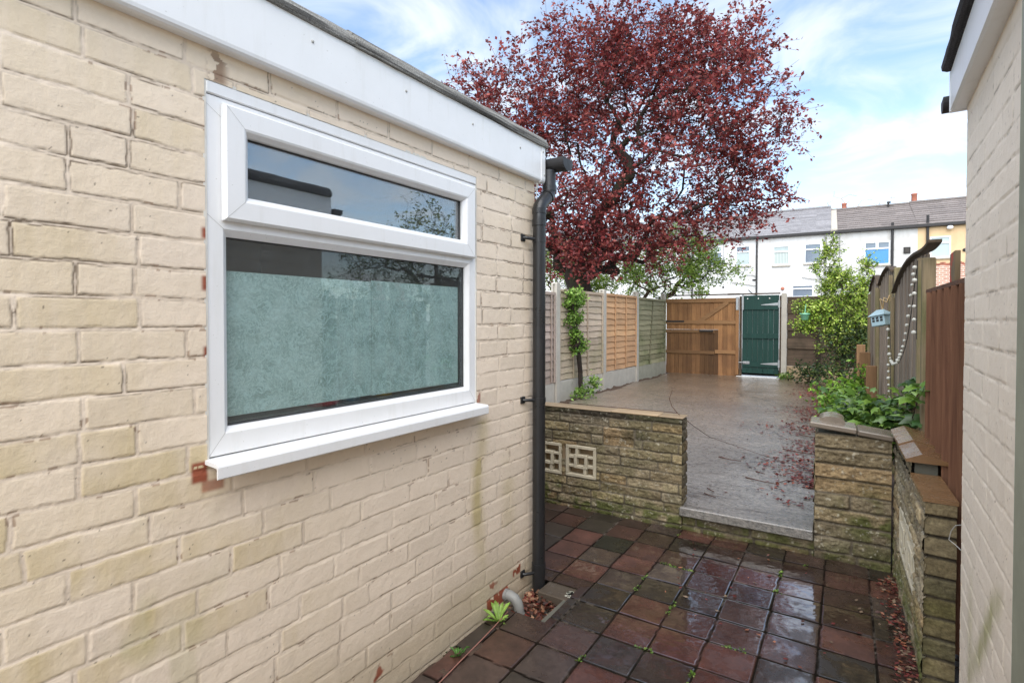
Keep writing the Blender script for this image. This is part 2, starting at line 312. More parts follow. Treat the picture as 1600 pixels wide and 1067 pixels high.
# ------------------------------------------------------------------ object helpers
def tag(o, label=None, cat=None, group=None, kind=None):
    if label: o['label'] = label
    if cat: o['category'] = cat
    if group: o['group'] = group
    if kind: o['kind'] = kind
    return o
def thing(name, label, cat, loc=(0, 0, 0), rz=0.0, group=None):
    o = bpy.data.objects.new(name, None); COL.objects.link(o); o.location = loc; o.rotation_euler = (0, 0, rz); o.empty_display_size = 0.1
    return tag(o, label, cat, group)
def org_of(p):
    """World location of a parent made without rotation (for parts given in world coordinates)."""
    v = Vector((0, 0, 0))
    while p is not None: v += p.location; p = p.parent
    return v
def raw_mesh(name, V, F, mats, parent=None, mi=None, tint=None, smooth=False, local=False, dom='FACE', nquad=None):
    me = bpy.data.meshes.new(name)
    V = np.asarray(V, np.float32)
    if parent is not None and not local: V = V - np.array(org_of(parent), np.float32)
    if nquad is None:
        me.from_pydata(V.tolist(), [], [list(map(int, f)) for f in F])
    else:
        F = np.asarray(F, np.int32); nf, k = F.shape
        me.vertices.add(len(V)); me.vertices.foreach_set('co', V.ravel())
        me.loops.add(nf*k); me.loops.foreach_set('vertex_index', F.ravel())
        me.polygons.add(nf); me.polygons.foreach_set('loop_start', np.arange(0, nf*k, k, dtype=np.int32))
        me.update(calc_edges=True)
    for mm in (mats if isinstance(mats, (list, tuple)) else [mats]): me.materials.append(mm)
    nf = len(me.polygons)
    if mi is not None: me.polygons.foreach_set('material_index', np.asarray(mi, np.int32))
    if smooth is not False:
        me.polygons.foreach_set('use_smooth', np.ones(nf, bool) if smooth is True else np.asarray(smooth, bool))
    a = me.attributes.new('tint', 'FLOAT_COLOR', 'POINT' if dom == 'POINT' else 'CORNER')
    n = len(me.vertices) if dom == 'POINT' else len(me.loops)
    if tint is None: c = np.ones((n, 4), np.float32)
    else:
        t = np.asarray(tint, np.float32)
        if t.ndim == 1: t = np.repeat(t[:, None], 3, 1)
        if dom != 'POINT':
            ls = np.zeros(nf, np.int32); me.polygons.foreach_get('loop_total', ls); t = np.repeat(t, ls, 0)
        c = t if t.shape[1] == 4 else np.concatenate([t[:, :3], np.ones((len(t), 1), np.float32)], 1)
    a.data.foreach_set('color', c.astype(np.float32).ravel())
    me.update(); me.validate()
    o = bpy.data.objects.new(name, me); COL.objects.link(o)
    if parent is not None: o.parent = parent
    return o
class MB:
    """Collects shapes; build() links them as one mesh object."""
    def __init__(s): s.v, s.f, s.mi, s.t, s.sm = [], [], [], [], []
    def add(s, vs, fs, mi=0, t=1.0, sm=False):
        b = len(s.v); s.v += [tuple(p) for p in vs]; s.f += [[i+b for i in f] for f in fs]
        s.mi += [mi]*len(fs); s.t += [t if isinstance(t, tuple) else (t, t, t)]*len(fs); s.sm += [sm]*len(fs); return s
    def box(s, a, b, mi=0, t=1.0, bev=0.0, mat=None):
        x0, y0, z0 = (min(a[i], b[i]) for i in range(3)); x1, y1, z1 = (max(a[i], b[i]) for i in range(3))
        if bev <= 0:
            v = [(x0, y0, z0), (x1, y0, z0), (x1, y1, z0), (x0, y1, z0), (x0, y0, z1), (x1, y0, z1), (x1, y1, z1), (x0, y1, z1)]
            f = [(0, 3, 2, 1), (4, 5, 6, 7), (0, 1, 5, 4), (1, 2, 6, 5), (2, 3, 7, 6), (3, 0, 4, 7)]
        else:
            bev = min(bev, (x1-x0)*.45, (y1-y0)*.45, (z1-z0)*.45); v = []; idx = {}
            for ix, X in ((0, x0), (1, x1)):
                for iy, Y in ((0, y0), (1, y1)):
                    for iz, Z in ((0, z0), (1, z1)):
                        sx, sy, sz = (bev if ix == 0 else -bev), (bev if iy == 0 else -bev), (bev if iz == 0 else -bev)
                        for ax, p in (('x', (X, Y+sy, Z+sz)), ('y', (X+sx, Y, Z+sz)), ('z', (X+sx, Y+sy, Z))):
                            idx[(ix, iy, iz, ax)] = len(v); v.append(p)
            g = lambda *k: idx[k]; f = []
            for i in (0, 1):
                q = [g(i, 0, 0, 'x'), g(i, 1, 0, 'x'), g(i, 1, 1, 'x'), g(i, 0, 1, 'x')]; f.append(q if i else q[::-1])
                q = [g(0, i, 0, 'y'), g(0, i, 1, 'y'), g(1, i, 1, 'y'), g(1, i, 0, 'y')]; f.append(q if i else q[::-1])
                q = [g(0, 0, i, 'z'), g(1, 0, i, 'z'), g(1, 1, i, 'z'), g(0, 1, i, 'z')]; f.append(q if i else q[::-1])
            for i in (0, 1):
                for j in (0, 1):
                    f.append([g(i, j, 0, 'x'), g(i, j, 1, 'x'), g(i, j, 1, 'y'), g(i, j, 0, 'y')])
                    f.append([g(i, 0, j, 'x'), g(i, 1, j, 'x'), g(i, 1, j, 'z'), g(i, 0, j, 'z')])
                    f.append([g(0, i, j, 'y'), g(1, i, j, 'y'), g(1, i, j, 'z'), g(0, i, j, 'z')])
            for i in (0, 1):
                for j in (0, 1):
                    for k in (0, 1): f.append([g(i, j, k, 'x'), g(i, j, k, 'y'), g(i, j, k, 'z')])
            c = Vector(((x0+x1)/2, (y0+y1)/2, (z0+z1)/2)); ff = []
            for q in f:
                p = [Vector(v[i]) for i in q]; nrm = (p[1]-p[0]).cross(p[2]-p[0])
                ff.append(q if nrm.dot(sum(p, Vector())/len(p)-c) > 0 else q[::-1])
            f = ff
        if mat is not None: v = [tuple(mat @ Vector(p)) for p in v]
        return s.add(v, f, mi, t)
    def prism(s, prof, O, A, B, D, mi=0, t=1.0, sm=False, cap=True):
        """Closed profile [(a, b)] in axes A, B at O, extruded by vector D."""
        O, A, B, D = Vector(O), Vector(A), Vector(B), Vector(D); n = len(prof)
        v = [O+A*a+B*b for a, b in prof]; v += [p+D for p in v]
        f = [(i, (i+1) % n, n+(i+1) % n, n+i) for i in range(n)]
        s.add(v, f, mi, t, sm)
        if cap: s.add(v[:n], [tuple(range(n))[::-1]], mi, t); s.add(v[n:], [tuple(range(n))], mi, t)
        return s
    def tube(s, pts, r, seg=10, mi=0, t=1.0, cap=True):
        pts = [Vector(p) for p in pts]; n = len(pts); R = r if isinstance(r, (list, tuple)) else [r]*n
        vs = []; pa = None
        for i, p in enumerate(pts):
            d = (pts[min(i+1, n-1)]-pts[max(i-1, 0)]).normalized()
            if pa is None: pa = d.orthogonal().normalized()
            pa = (pa-d*pa.dot(d)); pa = pa.normalized() if pa.length > 1e-6 else d.orthogonal().normalized()
            pb = d.cross(pa)
            for k in range(seg): a = 2*PI*k/seg; vs.append(p+(pa*math.cos(a)+pb*math.sin(a))*R[i])
        fs = [(i*seg+k, i*seg+(k+1) % seg, (i+1)*seg+(k+1) % seg, (i+1)*seg+k) for i in range(n-1) for k in range(seg)]
        s.add(vs, fs, mi, t, True)
        if cap: s.add(vs[:seg], [tuple(range(seg))[::-1]], mi, t); s.add(vs[-seg:], [tuple(range(seg))], mi, t)
        return s
    def lathe(s, prof, c, seg=16, mi=0, t=1.0):
        c = Vector(c); n = len(prof)
        vs = [c+Vector((r*math.cos(2*PI*k/seg), r*math.sin(2*PI*k/seg), z)) for r, z in prof for k in range(seg)]
        fs = [(i*seg+k, i*seg+(k+1) % seg, (i+1)*seg+(k+1) % seg, (i+1)*seg+k) for i in range(n-1) for k in range(seg)]
        return s.add(vs, fs, mi, t, True)
    def build(s, name, mats, parent=None, local=False):
        return raw_mesh(name, s.v, s.f, mats, parent, s.mi, s.t, s.sm, local)
def copy_tree(o, parent=None):
    c = o.copy(); COL.objects.link(c); c.parent = parent
    for ch in list(o.children): copy_tree(ch, c)
    return c

# ------------------------------------------------------------------ numpy noise
_lat = {}
def vnoise(x, y, seed=0):
    if seed not in _lat: _lat[seed] = np.random.RandomState(seed).rand(256, 256)
    g = _lat[seed]; xi = np.floor(x).astype(int); yi = np.floor(y).astype(int); fx = x-xi; fy = y-yi
    fx = fx*fx*(3-2*fx); fy = fy*fy*(3-2*fy); x0, x1, y0, y1 = xi & 255, (xi+1) & 255, yi & 255, (yi+1) & 255
    return (g[x0, y0]*(1-fx)+g[x1, y0]*fx)*(1-fy)+(g[x0, y1]*(1-fx)+g[x1, y1]*fx)*fy
def fbm(x, y, seed=0, o=4):
    t = 0; a = 0.5; w = 0
    for k in range(o): t = t+a*vnoise(x*2**k+k*17.3, y*2**k+k*9.1, seed+k); w += a; a *= 0.5
    return t/w
def sstep(a, b, x):
    t = np.clip((x-a)/(b-a), 0, 1); return t*t*(3-2*t)

def masonry(name, O, U, Nrm, us, vs, v0, ch, rows, colour, parent, mat, V=(0, 0, 1), joint=0.009, depth=0.006, soft=0.006, wob=0.002, rough=0.0006, tilt=0.0015, rock=0.0, rock_s=30, hole=None, seed=1, merges=(), local=False, groove=0.0):
    """A laid wall face as one real relief: every brick or block with its own edges, tilt and joint."""
    rs = np.random.RandomState(seed); u, v = np.meshgrid(us, vs, indexing='ij')
    uw = u+(fbm(u*18, v*18, seed+50, 3)-.5)*2*wob; vw = v+(fbm(u*14+40, v*14, seed+60, 3)-.5)*2*wob
    r = np.floor((vw-v0)/ch).astype(int); rmin, rmax = r.min(), r.max()
    bid = np.zeros(u.shape, int); dl = np.zeros(u.shape); dr = np.zeros(u.shape); nb = 0; rnd = {}
    dt = (v0+(r+1)*ch)-vw; db = vw-(v0+r*ch)
    ul = np.zeros(u.shape); ur = np.zeros(u.shape)
    for k in range(rmin, rmax+1):
        b = np.array(rows(k, rs)); sel = r == k
        if not sel.any(): nb += len(b)+1; continue
        i = np.clip(np.searchsorted(b, uw[sel]), 1, len(b)-1)
        dl[sel] = uw[sel]-b[i-1]; dr[sel] = b[i]-uw[sel]; bid[sel] = nb+i; ul[sel] = b[i-1]; ur[sel] = b[i]; nb += len(b)+1
    for (rk, ua, ub) in merges:
        sl = (r == rk) & (u > ua) & (u < ub); su = (r == rk+1) & (u > ua) & (u < ub)
        dt[sl] = 1.0; db[su] = 1.0
        for q in (sl, su): dl[q] = u[q]-ua; dr[q] = ub-u[q]; bid[q] = nb+1
        nb += 2
    P = rs.rand(nb+4, 6)
    hj = joint/2
    dh = np.minimum(dl, dr)-hj*(0.7+0.6*P[bid, 3]); dv = np.minimum(dt, db)-hj*(0.7+0.6*P[bid, 4])
    d = np.minimum(dh, dv); cr = 0.004 if groove else 0.010
    both = (dh < cr) & (dv < cr); d = np.where(both, cr-np.hypot(cr-np.minimum(dh, cr), cr-np.minimum(dv, cr)), d)
    prof = sstep(-soft*0.4, soft, d)
    h = -depth*(1-prof)+prof*((P[bid, 0]-.5)*tilt*1.6+(P[bid, 1]-.5)*tilt*2*((u-(ul+ur)/2)/0.12)+(P[bid, 2]-.5)*tilt*1.5*((db-dt)/ch))
    h = h+(fbm(u*45, v*45, seed+70, 4)-.5)*2*rough+(fbm(u*6, v*6, seed+80, 3)-.5)*2*rough*1.5
    if groove:                                                          # hairline gap where the paint skin has parted along the brick edges
        gl = sstep(0.34, 0.60, fbm(u*22, v*22, seed+33, 4)); off = 0.0035*(fbm(u*55, v*55, seed+35, 3)-.5)
        low = np.where((dv < dh) & (db < dt), 1.0, np.where(dv < dh, .25, .35)); h = h-groove*np.exp(-((d-off)/0.0021)**2)*gl*low+0.0007*(fbm(u*120, v*120, seed+37, 2)-.5)*(1-prof)*1.5
    if rock > 0:
        k1 = fbm(u*rock_s+P[bid, 5]*40, v*rock_s*1.5, seed+90, 5)
        h = h+prof*((np.abs(k1-.5)*-3.2+0.45)*rock+(fbm(u*rock_s*.35+P[bid, 5]*20, v*rock_s*.5, seed+95, 3)-.4)*rock*1.4)
    col = colour(u, v, bid, P, prof, d, np.minimum(dt, 9), db)
    O, U, V, Nrm = (np.array(q, float) for q in (O, U, V, Nrm))
    pts = O+u[..., None]*U+v[..., None]*V+h[..., None]*Nrm
    nu, nv = u.shape; idx = np.arange(nu*nv).reshape(nu, nv)
    F = np.stack([idx[:-1, :-1], idx[1:, :-1], idx[1:, 1:], idx[:-1, 1:]], -1).reshape(-1, 4)
    if np.cross(U, V) @ Nrm < 0: F = F[:, ::-1]
    if hole is not None:
        cu = ((u[:-1, :-1]+u[1:, 1:])/2).ravel(); cv = ((v[:-1, :-1]+v[1:, 1:])/2).ravel()
        keep = np.ones(len(F), bool)
        for (a, b, c, e) in hole: keep &= ~((cu > a) & (cu < b) & (cv > c) & (cv < e))
        F = F[keep]; used = np.unique(F); remap = -np.ones(nu*nv, int); remap[used] = np.arange(len(used)); F = remap[F]
        pts = pts.reshape(-1, 3)[used]; col = col.reshape(-1, col.shape[-1])[used]
    return raw_mesh(name, pts.reshape(-1, 3), F, mat, parent, tint=col.reshape(-1, col.shape[-1]), smooth=True, dom='POINT', nquad=True, local=local)
def span(*segs):
    o = []
    for a, b, s in segs: o += list(np.arange(a, b, s))
    return np.array(o+[segs[-1][1]])
def stretcher(u0, u1, L=0.234, hdr=0.22):
    def rows(k, rs):
        q = rs.rand(400); x = u0-(L*0.5 if k % 2 else 0)-L+(q[0]-.5)*0.03; o = [x]; i = 1
        while x < u1+L:
            w = L+(q[i]-.5)*0.012
            if q[i+1] < hdr*0.35: w = L*0.49
            x += w; o.append(x); i = (i+2) % 390
        return o
    return rows

# ------------------------------------------------------------------ plants
def leaf_mesh(cent, size, cols, rs, flat=0.35, asp=0.55, fold=0.25, droop=0.0):
    """Leaf-sized folded blades, two quads' worth of outline each, random lie."""
    n = len(cent); d = rs.normal(size=(n, 3)); d[:, 2] = d[:, 2]*(1-flat)-droop; d /= np.linalg.norm(d, axis=1)[:, None]
    w = rs.normal(size=(n, 3)); w[:, 2] *= (1-flat); w -= (w*d).sum(1)[:, None]*d; w /= np.linalg.norm(w, axis=1)[:, None]
    nn = np.cross(d, w); s = (size*(0.6+0.8*rs.rand(n)))[:, None] if np.ndim(size) == 0 else size[:, None]
    b = cent; tip = cent+d*s; mid = cent+d*s*0.48+nn*s*fold*0.35
    l = mid+w*s*asp*0.5-nn*s*fold*0.4; r = mid-w*s*asp*0.5-nn*s*fold*0.4
    V = np.stack([b, l, tip, r, mid], 1).reshape(-1, 3); k = np.arange(n)[:, None]*5
    F = np.concatenate([k+np.array([[0, 4, 1]]), k+np.array([[1, 4, 2]]), k+np.array([[2, 4, 3]]), k+np.array([[3, 4, 0]])], 0)
    return V, F, np.repeat(cols, 5, 0)
def lobed_leaf_mesh(cent, size, cols, rs, flat=0.55, lobes=5):
    """Larger lobed leaves (hydrangea, vine): a star-like outline cupped about its middle."""
    n = len(cent); nn = rs.normal(size=(n, 3))*(1-flat); nn[:, 2] = np.abs(nn[:, 2])+0.7; nn /= np.linalg.norm(nn, axis=1)[:, None]
    a = rs.normal(size=(n, 3)); a -= (a*nn).sum(1)[:, None]*nn; a /= np.linalg.norm(a, axis=1)[:, None]; b = np.cross(nn, a)
    K = lobes*2; V = [cent]; s = size*(0.6+0.8*rs.rand(n))
    for k in range(K):
        t = 2*PI*k/K; rad = s*(1.0 if k % 2 == 0 else 0.62)*(1.25 if k == 0 else 1.0)*0.5
        V.append(cent+(a*math.cos(t)+b*math.sin(t)*0.85)*rad[:, None]-nn*(rad*0.35*(1 if k % 2 == 0 else 0.5))[:, None])
    V = np.stack(V, 1).reshape(-1, 3); q = np.arange(n)[:, None]*(K+1)
    F = np.concatenate([q+np.array([[0, 1+k, 1+(k+1) % K]]) for k in range(K)], 0)
    return V, F, np.repeat(cols, K+1, 0)
def pick(cols, n, rs, var=0.25):
    c = np.array([lin(*q)[:3] for q in cols]); i = rs.randint(len(c), size=n); return c[i]*(1+(rs.rand(n, 1)-.5)*2*var)
def skeleton(base, fork, envs, n, seed, step=0.3, lean=0.35):
    """Grow twigs from base through a fork towards points scattered in ellipsoids; returns nodes, parents, radii."""
    rs = np.random.RandomState(seed); vol = np.array([np.prod(e[1]) for e in envs])**0.7; vol /= vol.sum(); pts = []
    for (c, r), k in zip(envs, (vol*n).astype(int)+3):
        p = rs.normal(size=(k, 3)); p /= np.linalg.norm(p, axis=1)[:, None]; p *= (rs.rand(k, 1)**0.45)*(0.72+0.5*rs.rand(k, 1)); pts.append(np.array(c)+p*np.array(r))
    pts = np.concatenate(pts); base, fork = np.array(base, float), np.array(fork, float)
    nd = [base, (base*2+fork)/3+rs.normal(size=3)*0.02, (base+fork*2)/3+rs.normal(size=3)*0.03, fork]; par = [-1, 0, 1, 2]; path = [9, 9, 1.0, 0.0]
    order = np.argsort(np.linalg.norm(pts-fork, axis=1))
    for p in pts[order]:
        A = np.array(nd); d = np.linalg.norm(A-p, axis=1)+lean*np.array(path); j = int(np.argmin(d)); q = A[j]; L_ = np.linalg.norm(p-q)
        k = max(1, int(L_/step)); prev = j
        for i in range(1, k+1):
            t = i/k; w = q+(p-q)*t+rs.normal(size=3)*0.05*step+np.array([0, 0, math.sin(t*PI)*0.12*L_*0.5])
            nd.append(w); par.append(prev); path.append(path[prev]*1.0+L_/k*0.35 if prev > 2 else L_/k*0.35); prev = len(nd)-1
    nd = np.array(nd); par = np.array(par); w = np.zeros(len(nd)); kids = np.bincount(par[par >= 0], minlength=len(nd))
    for i in range(len(nd)-1, -1, -1):
        if kids[i] == 0: w[i] += 1
        if par[i] >= 0: w[par[i]] += w[i]
    return nd, par, w, kids
def branch_mesh(nd, par, R, seg=6, sel=None):
    i = np.arange(1, len(nd)); i = i[par[i] >= 0]
    if sel is not None: i = i[sel[i]]
    a, b = nd[par[i]], nd[i]; d = b-a; L_ = np.linalg.norm(d, axis=1)+1e-9; d = d/L_[:, None]
    h = np.where(np.abs(d[:, 2:3]) < 0.9, np.array([[0, 0, 1.0]]), np.array([[1.0, 0, 0]])); p = np.cross(d, h); p /= np.linalg.norm(p, axis=1)[:, None]; q = np.cross(d, p)
    ra = np.minimum(R[par[i]], R[i]*1.35); rb = R[i]; V = []
    for end, r in ((a-d*ra[:, None]*0.3, ra), (b, rb)):
        for k in range(seg): t = 2*PI*k/seg; V.append(end+(p*math.cos(t)+q*math.sin(t))*r[:, None])
    V = np.stack(V, 1).reshape(-1, 3); o = np.arange(len(i))[:, None]*2*seg
    F = np.concatenate([o+np.array([[k, (k+1) % seg, seg+(k+1) % seg, seg+k]]) for k in range(seg)], 0)
    return V, F
def plant(name, label, cat, base, fork, envs, n, seed, cols, leaf, per, spread, r_trunk, bark, group=None, asp=0.55, kind='blade', mat='leaf', thick=0.02, step=0.3, droop=0.0, flat=0.35, power=0.66, crown_name='crown', bare=False, twig=None):
    rs = np.random.RandomState(seed+500)
    nd, par, w, kids = skeleton(base, fork, envs, n, seed, step)
    R = np.maximum(r_trunk*(w/w[0])**power, 0.0022); root = thing(name, label, cat, tuple(base), group=group)
    big = R > thick
    V, F = branch_mesh(nd, par, R, 8, big)
    kn = np.where(R > 0.035)[0]                                         # rounded knuckles where limbs meet
    if len(kn):
        la = np.linspace(-PI/2, PI/2, 7); sp = np.array([(math.cos(a)*math.cos(2*PI*q/8), math.cos(a)*math.sin(2*PI*q/8), math.sin(a)) for a in la for q in range(8)])
        Vk = (nd[kn][:, None]+sp[None]*R[kn][:, None, None]*1.02).reshape(-1, 3); o_ = np.arange(len(kn))[:, None]*56+len(V)
        Fk = np.concatenate([o_+np.array([[i*8+q, i*8+(q+1) % 8, (i+1)*8+(q+1) % 8, (i+1)*8+q]]) for i in range(6) for q in range(8)]); V = np.concatenate([V, Vk]); F = np.concatenate([F, Fk])
    raw_mesh('trunk' if 'tree' in name else 'stem', V, F, bark, root, smooth=True, nquad=True)
    V, F = branch_mesh(nd, par, np.maximum(R, 0.003), 4, ~big)
    Vs, Ts = [V], [np.repeat(np.array([[0.055, 0.035, 0.03]]), len(V), 0)]; Fq = F
    tips = nd[(R < thick*0.9)]
    if not bare:
        if twig:                                                        # sprays: short twigs off every fine node, leaves set along them
            kt, tl, lv = twig; pdir = nd-nd[np.maximum(par, 0)]; pdir /= np.linalg.norm(pdir, axis=1)[:, None]+1e-6
            ti = np.repeat(np.where(R < thick*0.9)[0], kt); a_ = nd[ti]; d_ = pdir[ti]*0.7+rs.normal(size=a_.shape)*0.75+np.array([0, 0, 0.22]); d_ /= np.linalg.norm(d_, axis=1)[:, None]
            ln = tl*(0.45+0.9*rs.rand(len(ti), 1)); b_ = a_+d_*ln-np.array([0, 0, 0.12])*ln*rs.rand(len(ti), 1)
            tn = np.stack([a_, b_], 1).reshape(-1, 3); tp = np.where(np.arange(len(tn)) % 2 == 1, np.arange(len(tn))-1, -1)
            V3, F3 = branch_mesh(tn, tp, np.full(len(tn), 0.0028), 3); Fq = np.concatenate([F, F3+len(V)]); V = np.concatenate([V, V3]); Ts = [np.repeat(np.array([[0.055, 0.035, 0.03]]), len(V), 0)]
            tt = 0.15+0.9*rs.rand(len(ti), lv, 1); c = (a_[:, None]*(1-tt)+b_[:, None]*tt).reshape(-1, 3)+rs.normal(size=(len(ti)*lv, 3))*spread
        else:
            c = np.repeat(tips, per, 0); c = c+rs.normal(size=c.shape)*spread*(0.5+rs.rand(len(c), 1))
        fn = lobed_leaf_mesh if kind == 'lobed' else leaf_mesh
        colr = pick(cols, len(c), rs)
        clump = 1+(fbm(c[:, 0]*1.7+5, c[:, 2]*1.7+c[:, 1], seed+9, 2)-.5)[:, None]*0.5
        if kind == 'lobed': V2, F2, T2 = lobed_leaf_mesh(c, leaf, colr*clump, rs)
        else: V2, F2, T2 = leaf_mesh(c, leaf, colr*clump, rs, flat, asp, 0.25, droop)
        tri = np.concatenate([Fq[:, [0, 1, 2]], Fq[:, [0, 2, 3]]], 0)
        raw_mesh(crown_name, np.concatenate([V, V2]), np.concatenate([tri, F2+len(V)]), M[mat], root, tint=np.concatenate([Ts[0], T2]), dom='POINT', nquad=True)
    else:
        raw_mesh(crown_name, V, Fq, bark, root, smooth=True, nquad=True)
    return root

# ================================================================== GROUND
def sheet(name, poly, z, mat, kind='structure', parent=None):
    o = raw_mesh(name, [(x, y, z) for x, y in poly], [list(range(len(poly)))], mat, parent); tag(o, kind=kind); return o
def grid_sheet(name, x0, x1, y0, y1, zf, step, mat, keep=None):
    xs = np.arange(x0, x1+step/2, step); ys = np.arange(y0, y1+step/2, step); X, Y = np.meshgrid(xs, ys, indexing='ij'); Z = zf(X, Y)
    idx = np.arange(X.size).reshape(X.shape); F = np.stack([idx[:-1, :-1], idx[1:, :-1], idx[1:, 1:], idx[:-1, 1:]], -1).reshape(-1, 4)
    if keep is not None:
        cx = ((X[:-1, :-1]+X[1:, 1:])/2).ravel(); cy = ((Y[:-1, :-1]+Y[1:, 1:])/2).ravel(); F = F[keep(cx, cy)]
    return raw_mesh(name, np.stack([X, Y, Z], -1).reshape(-1, 3), F, mat, None, smooth=True, nquad=True, dom='POINT')
tag(sheet('ground', [(-250, -60), (250, -60), (250, 400), (-250, 400)], -0.16, M['ground']), kind='structure')
FX = lambda y: 0.45-0.05*y                                            # line of the right-hand fence
yard = grid_sheet('yard', -4.05, 0.5, 3.60, 12.62, lambda x, y: 0.146-0.0012*(y-3.6)+(fbm(x*2.2, y*2.2, 300, 3)-.5)*0.012, 0.05, M['concrete_wet'],
                  keep=lambda x, y: (x > -3.72-0.02*(y-7)+0.05*np.sin(y*3)) & (x < FX(y)-0.52+0.05*np.sin(y*2.3)))
tag(yard, kind='structure')
soil = grid_sheet('soil', -4.1, 0.9, 3.62, 12.6, lambda x, y: 0.110+(fbm(x*7, y*7, 310, 4)-.5)*0.09+0.035*sstep(FX(y)-0.45, FX(y)-0.1, x), 0.05, M['soil'])
tag(soil, kind='structure')
tag(sheet('back_lane', [(-60, 12.66), (60, 18.1), (60, 23.5), (-60, 18.6)], 0.06, M['ground']), kind='structure')

# patio of quarry tiles: real relief, every tile with its own tilt
TW, TH, TR = 0.2030, 0.2047, 0.0276
TILE = {(0, 0): (52, 62, 46), (1, 0): (122, 66, 56), (0, -1): (104, 84, 70), (-1, 0): (150, 72, 56), (-1, -1): (150, 74, 58), (0, -2): (142, 70, 56), (1, -1): (140, 70, 56),
        (1, -2): (96, 82, 78), (2, -1): (108, 96, 98), (2, 0): (104, 66, 54), (2, -2): (78, 72, 58), (2, -3): (140, 72, 52), (1, -3): (74, 68, 54), (0, -3): (92, 60, 48), (0, -4): (80, 74, 60),
        (1, -4): (82, 76, 58), (1, -5): (108, 82, 78), (2, -4): (136, 74, 58), (2, -5): (84, 84, 84), (0, -5): (96, 68, 56), (0, -6): (118, 66, 44), (3, -3): (112, 72, 62), (3, -4): (138, 70, 54), (0, 1): (112, 62, 52), (1, 1): (92, 66, 52), (-1, 1): (76, 70, 58), (-2, 0): (92, 78, 68), (-2, -1): (88, 74, 66),
        (6, -4): (152, 74, 50), (4, -4): (140, 68, 48), (3, 0): (100, 64, 54), (4, -2): (96, 82, 74), (5, -3): (112, 70, 62), (6, -1): (92, 58, 44), (6, -3): (72, 70, 58), (7, -2): (110, 52, 44)}
def tile_col(u, v, bid, P, prof, d, dt, db):
    i = np.floor(u/TW).astype(int); j = np.floor(v/TH).astype(int)
    pal = np.array([lin(*q)[:3] for q in ((96, 70, 58), (118, 64, 52), (84, 76, 62), (104, 86, 78), (138, 70, 54), (76, 66, 56), (92, 62, 52), (110, 80, 70))])
    h = ((i*73856093) ^ (j*19349663)) % 8; c = pal[h]
    for (a, b), q in TILE.items(): c = np.where(((i == a) & (j == b))[..., None], np.array(lin(*q)[:3]), c)
    g_ = c.mean(-1, keepdims=True); c = (c*0.44+g_*np.array([1.20, .94, .78])*0.56)*0.45; c = c*(1+(fbm(u*9+i*3.1, v*9+j*1.7, 21, 3)-.5)*0.7)[..., None]
    edge = sstep(0.03, 0.0, d)*(fbm(u*12, v*12, 25, 3) > 0.52)
    c = c*(1-0.25*edge[..., None])
    pale = sstep(0.60, 0.66, fbm(u*4, v*4, 23, 3))[..., None]*sstep(.35, .6, fbm(u*60, v*60, 24, 3))[..., None]
    jc = np.array([0.22, 0.19, 0.155])*pale+np.array([0.030, 0.026, 0.020])*(1-pale)
    return np.concatenate([c*prof[..., None]+jc*(1-prof[..., None]), prof[..., None]], -1)
e1 = (math.cos(TR), math.sin(TR), 0); e2 = (-math.sin(TR), math.cos(TR), 0)
def tile_rows(k, rs): return [i*TW+(rs.rand()-.5)*0.004 for i in range(-14, 13)]
TO = (-1.390, 2.926, 0.0)
patio = masonry('patio', TO, e1, (0, 0, 1), span((-2.6, -0.9, 0.02), (-0.9, 1.75, 0.006)), span((-4.2, -1.7, 0.02), (-1.7, 0.66, 0.006)), 0, TH, tile_rows, tile_col, None, M['tile'], V=e2,
                joint=0.0035, depth=0.004, soft=0.003, wob=0.0034, rough=0.0004, tilt=0.0022, hole=[(-5, -0.075, -9, -0.50), (-0.08, 0.155, -0.87, -0.52)], seed=4)
tag(patio, kind='structure')
tag(raw_mesh('patio_bed', [(-4.2, 2.44, -0.03), (-1.2, 2.44, -0.03), (-1.2, 3.7, -0.03), (-4.2, 3.7, -0.03), (-1.21, 1.9, -.03), (.9, 1.9, -.03), (.9, 3.7, -.03), (-1.2, 3.7, -.03), (-1.2, 2.44, -.03)], [[0, 1, 2, 3], [4, 5, 6, 7, 8]], M['soil']), kind='structure')
edge = grid_sheet('soil_channel', -1.5, -1.34, -1.2, 2.06, lambda x, y: -0.045+(fbm(x*20, y*20, 330, 4)-.5)*0.03+0.04*sstep(-1.44, -1.40, x), 0.02, M['soil']); tag(edge, kind='structure')
# sunken gully at the foot of the downpipe
g = MB(); gx0, gx1, gy0, gy1 = -1.47, -1.235, 2.03, 2.43
g.box((gx0, gy0, -0.16), (gx1, gy1, -0.075), t=.35).box((gx1-0.004, gy0, -0.13), (gx1+0.03, gy1, -0.008), t=0.35).box((gx0, gy0-0.03, -0.13), (gx1, gy0+0.004, -0.010), t=0.35)
gul = g.build('gully', M['concrete_green']); tag(gul, 'small sunken drain gully holding dead leaves at foot of black downpipe', 'drain')
rs = np.random.RandomState(31)
n = 420; c = np.stack([rs.uniform(-1.45, -1.245, n), rs.uniform(2.06, 2.36, n), -0.075+rs.rand(n)*0.045], 1)
V_, F_, T_ = leaf_mesh(c, 0.035, pick([(130, 84, 62), (96, 60, 48), (160, 122, 96), (70, 48, 40), (120, 60, 50)], n, rs), rs, 0.75)
tag(raw_mesh('dead_leaves', V_, F_, M['leaf_dry'], None, tint=T_, dom='POINT', nquad=True), kind='stuff')

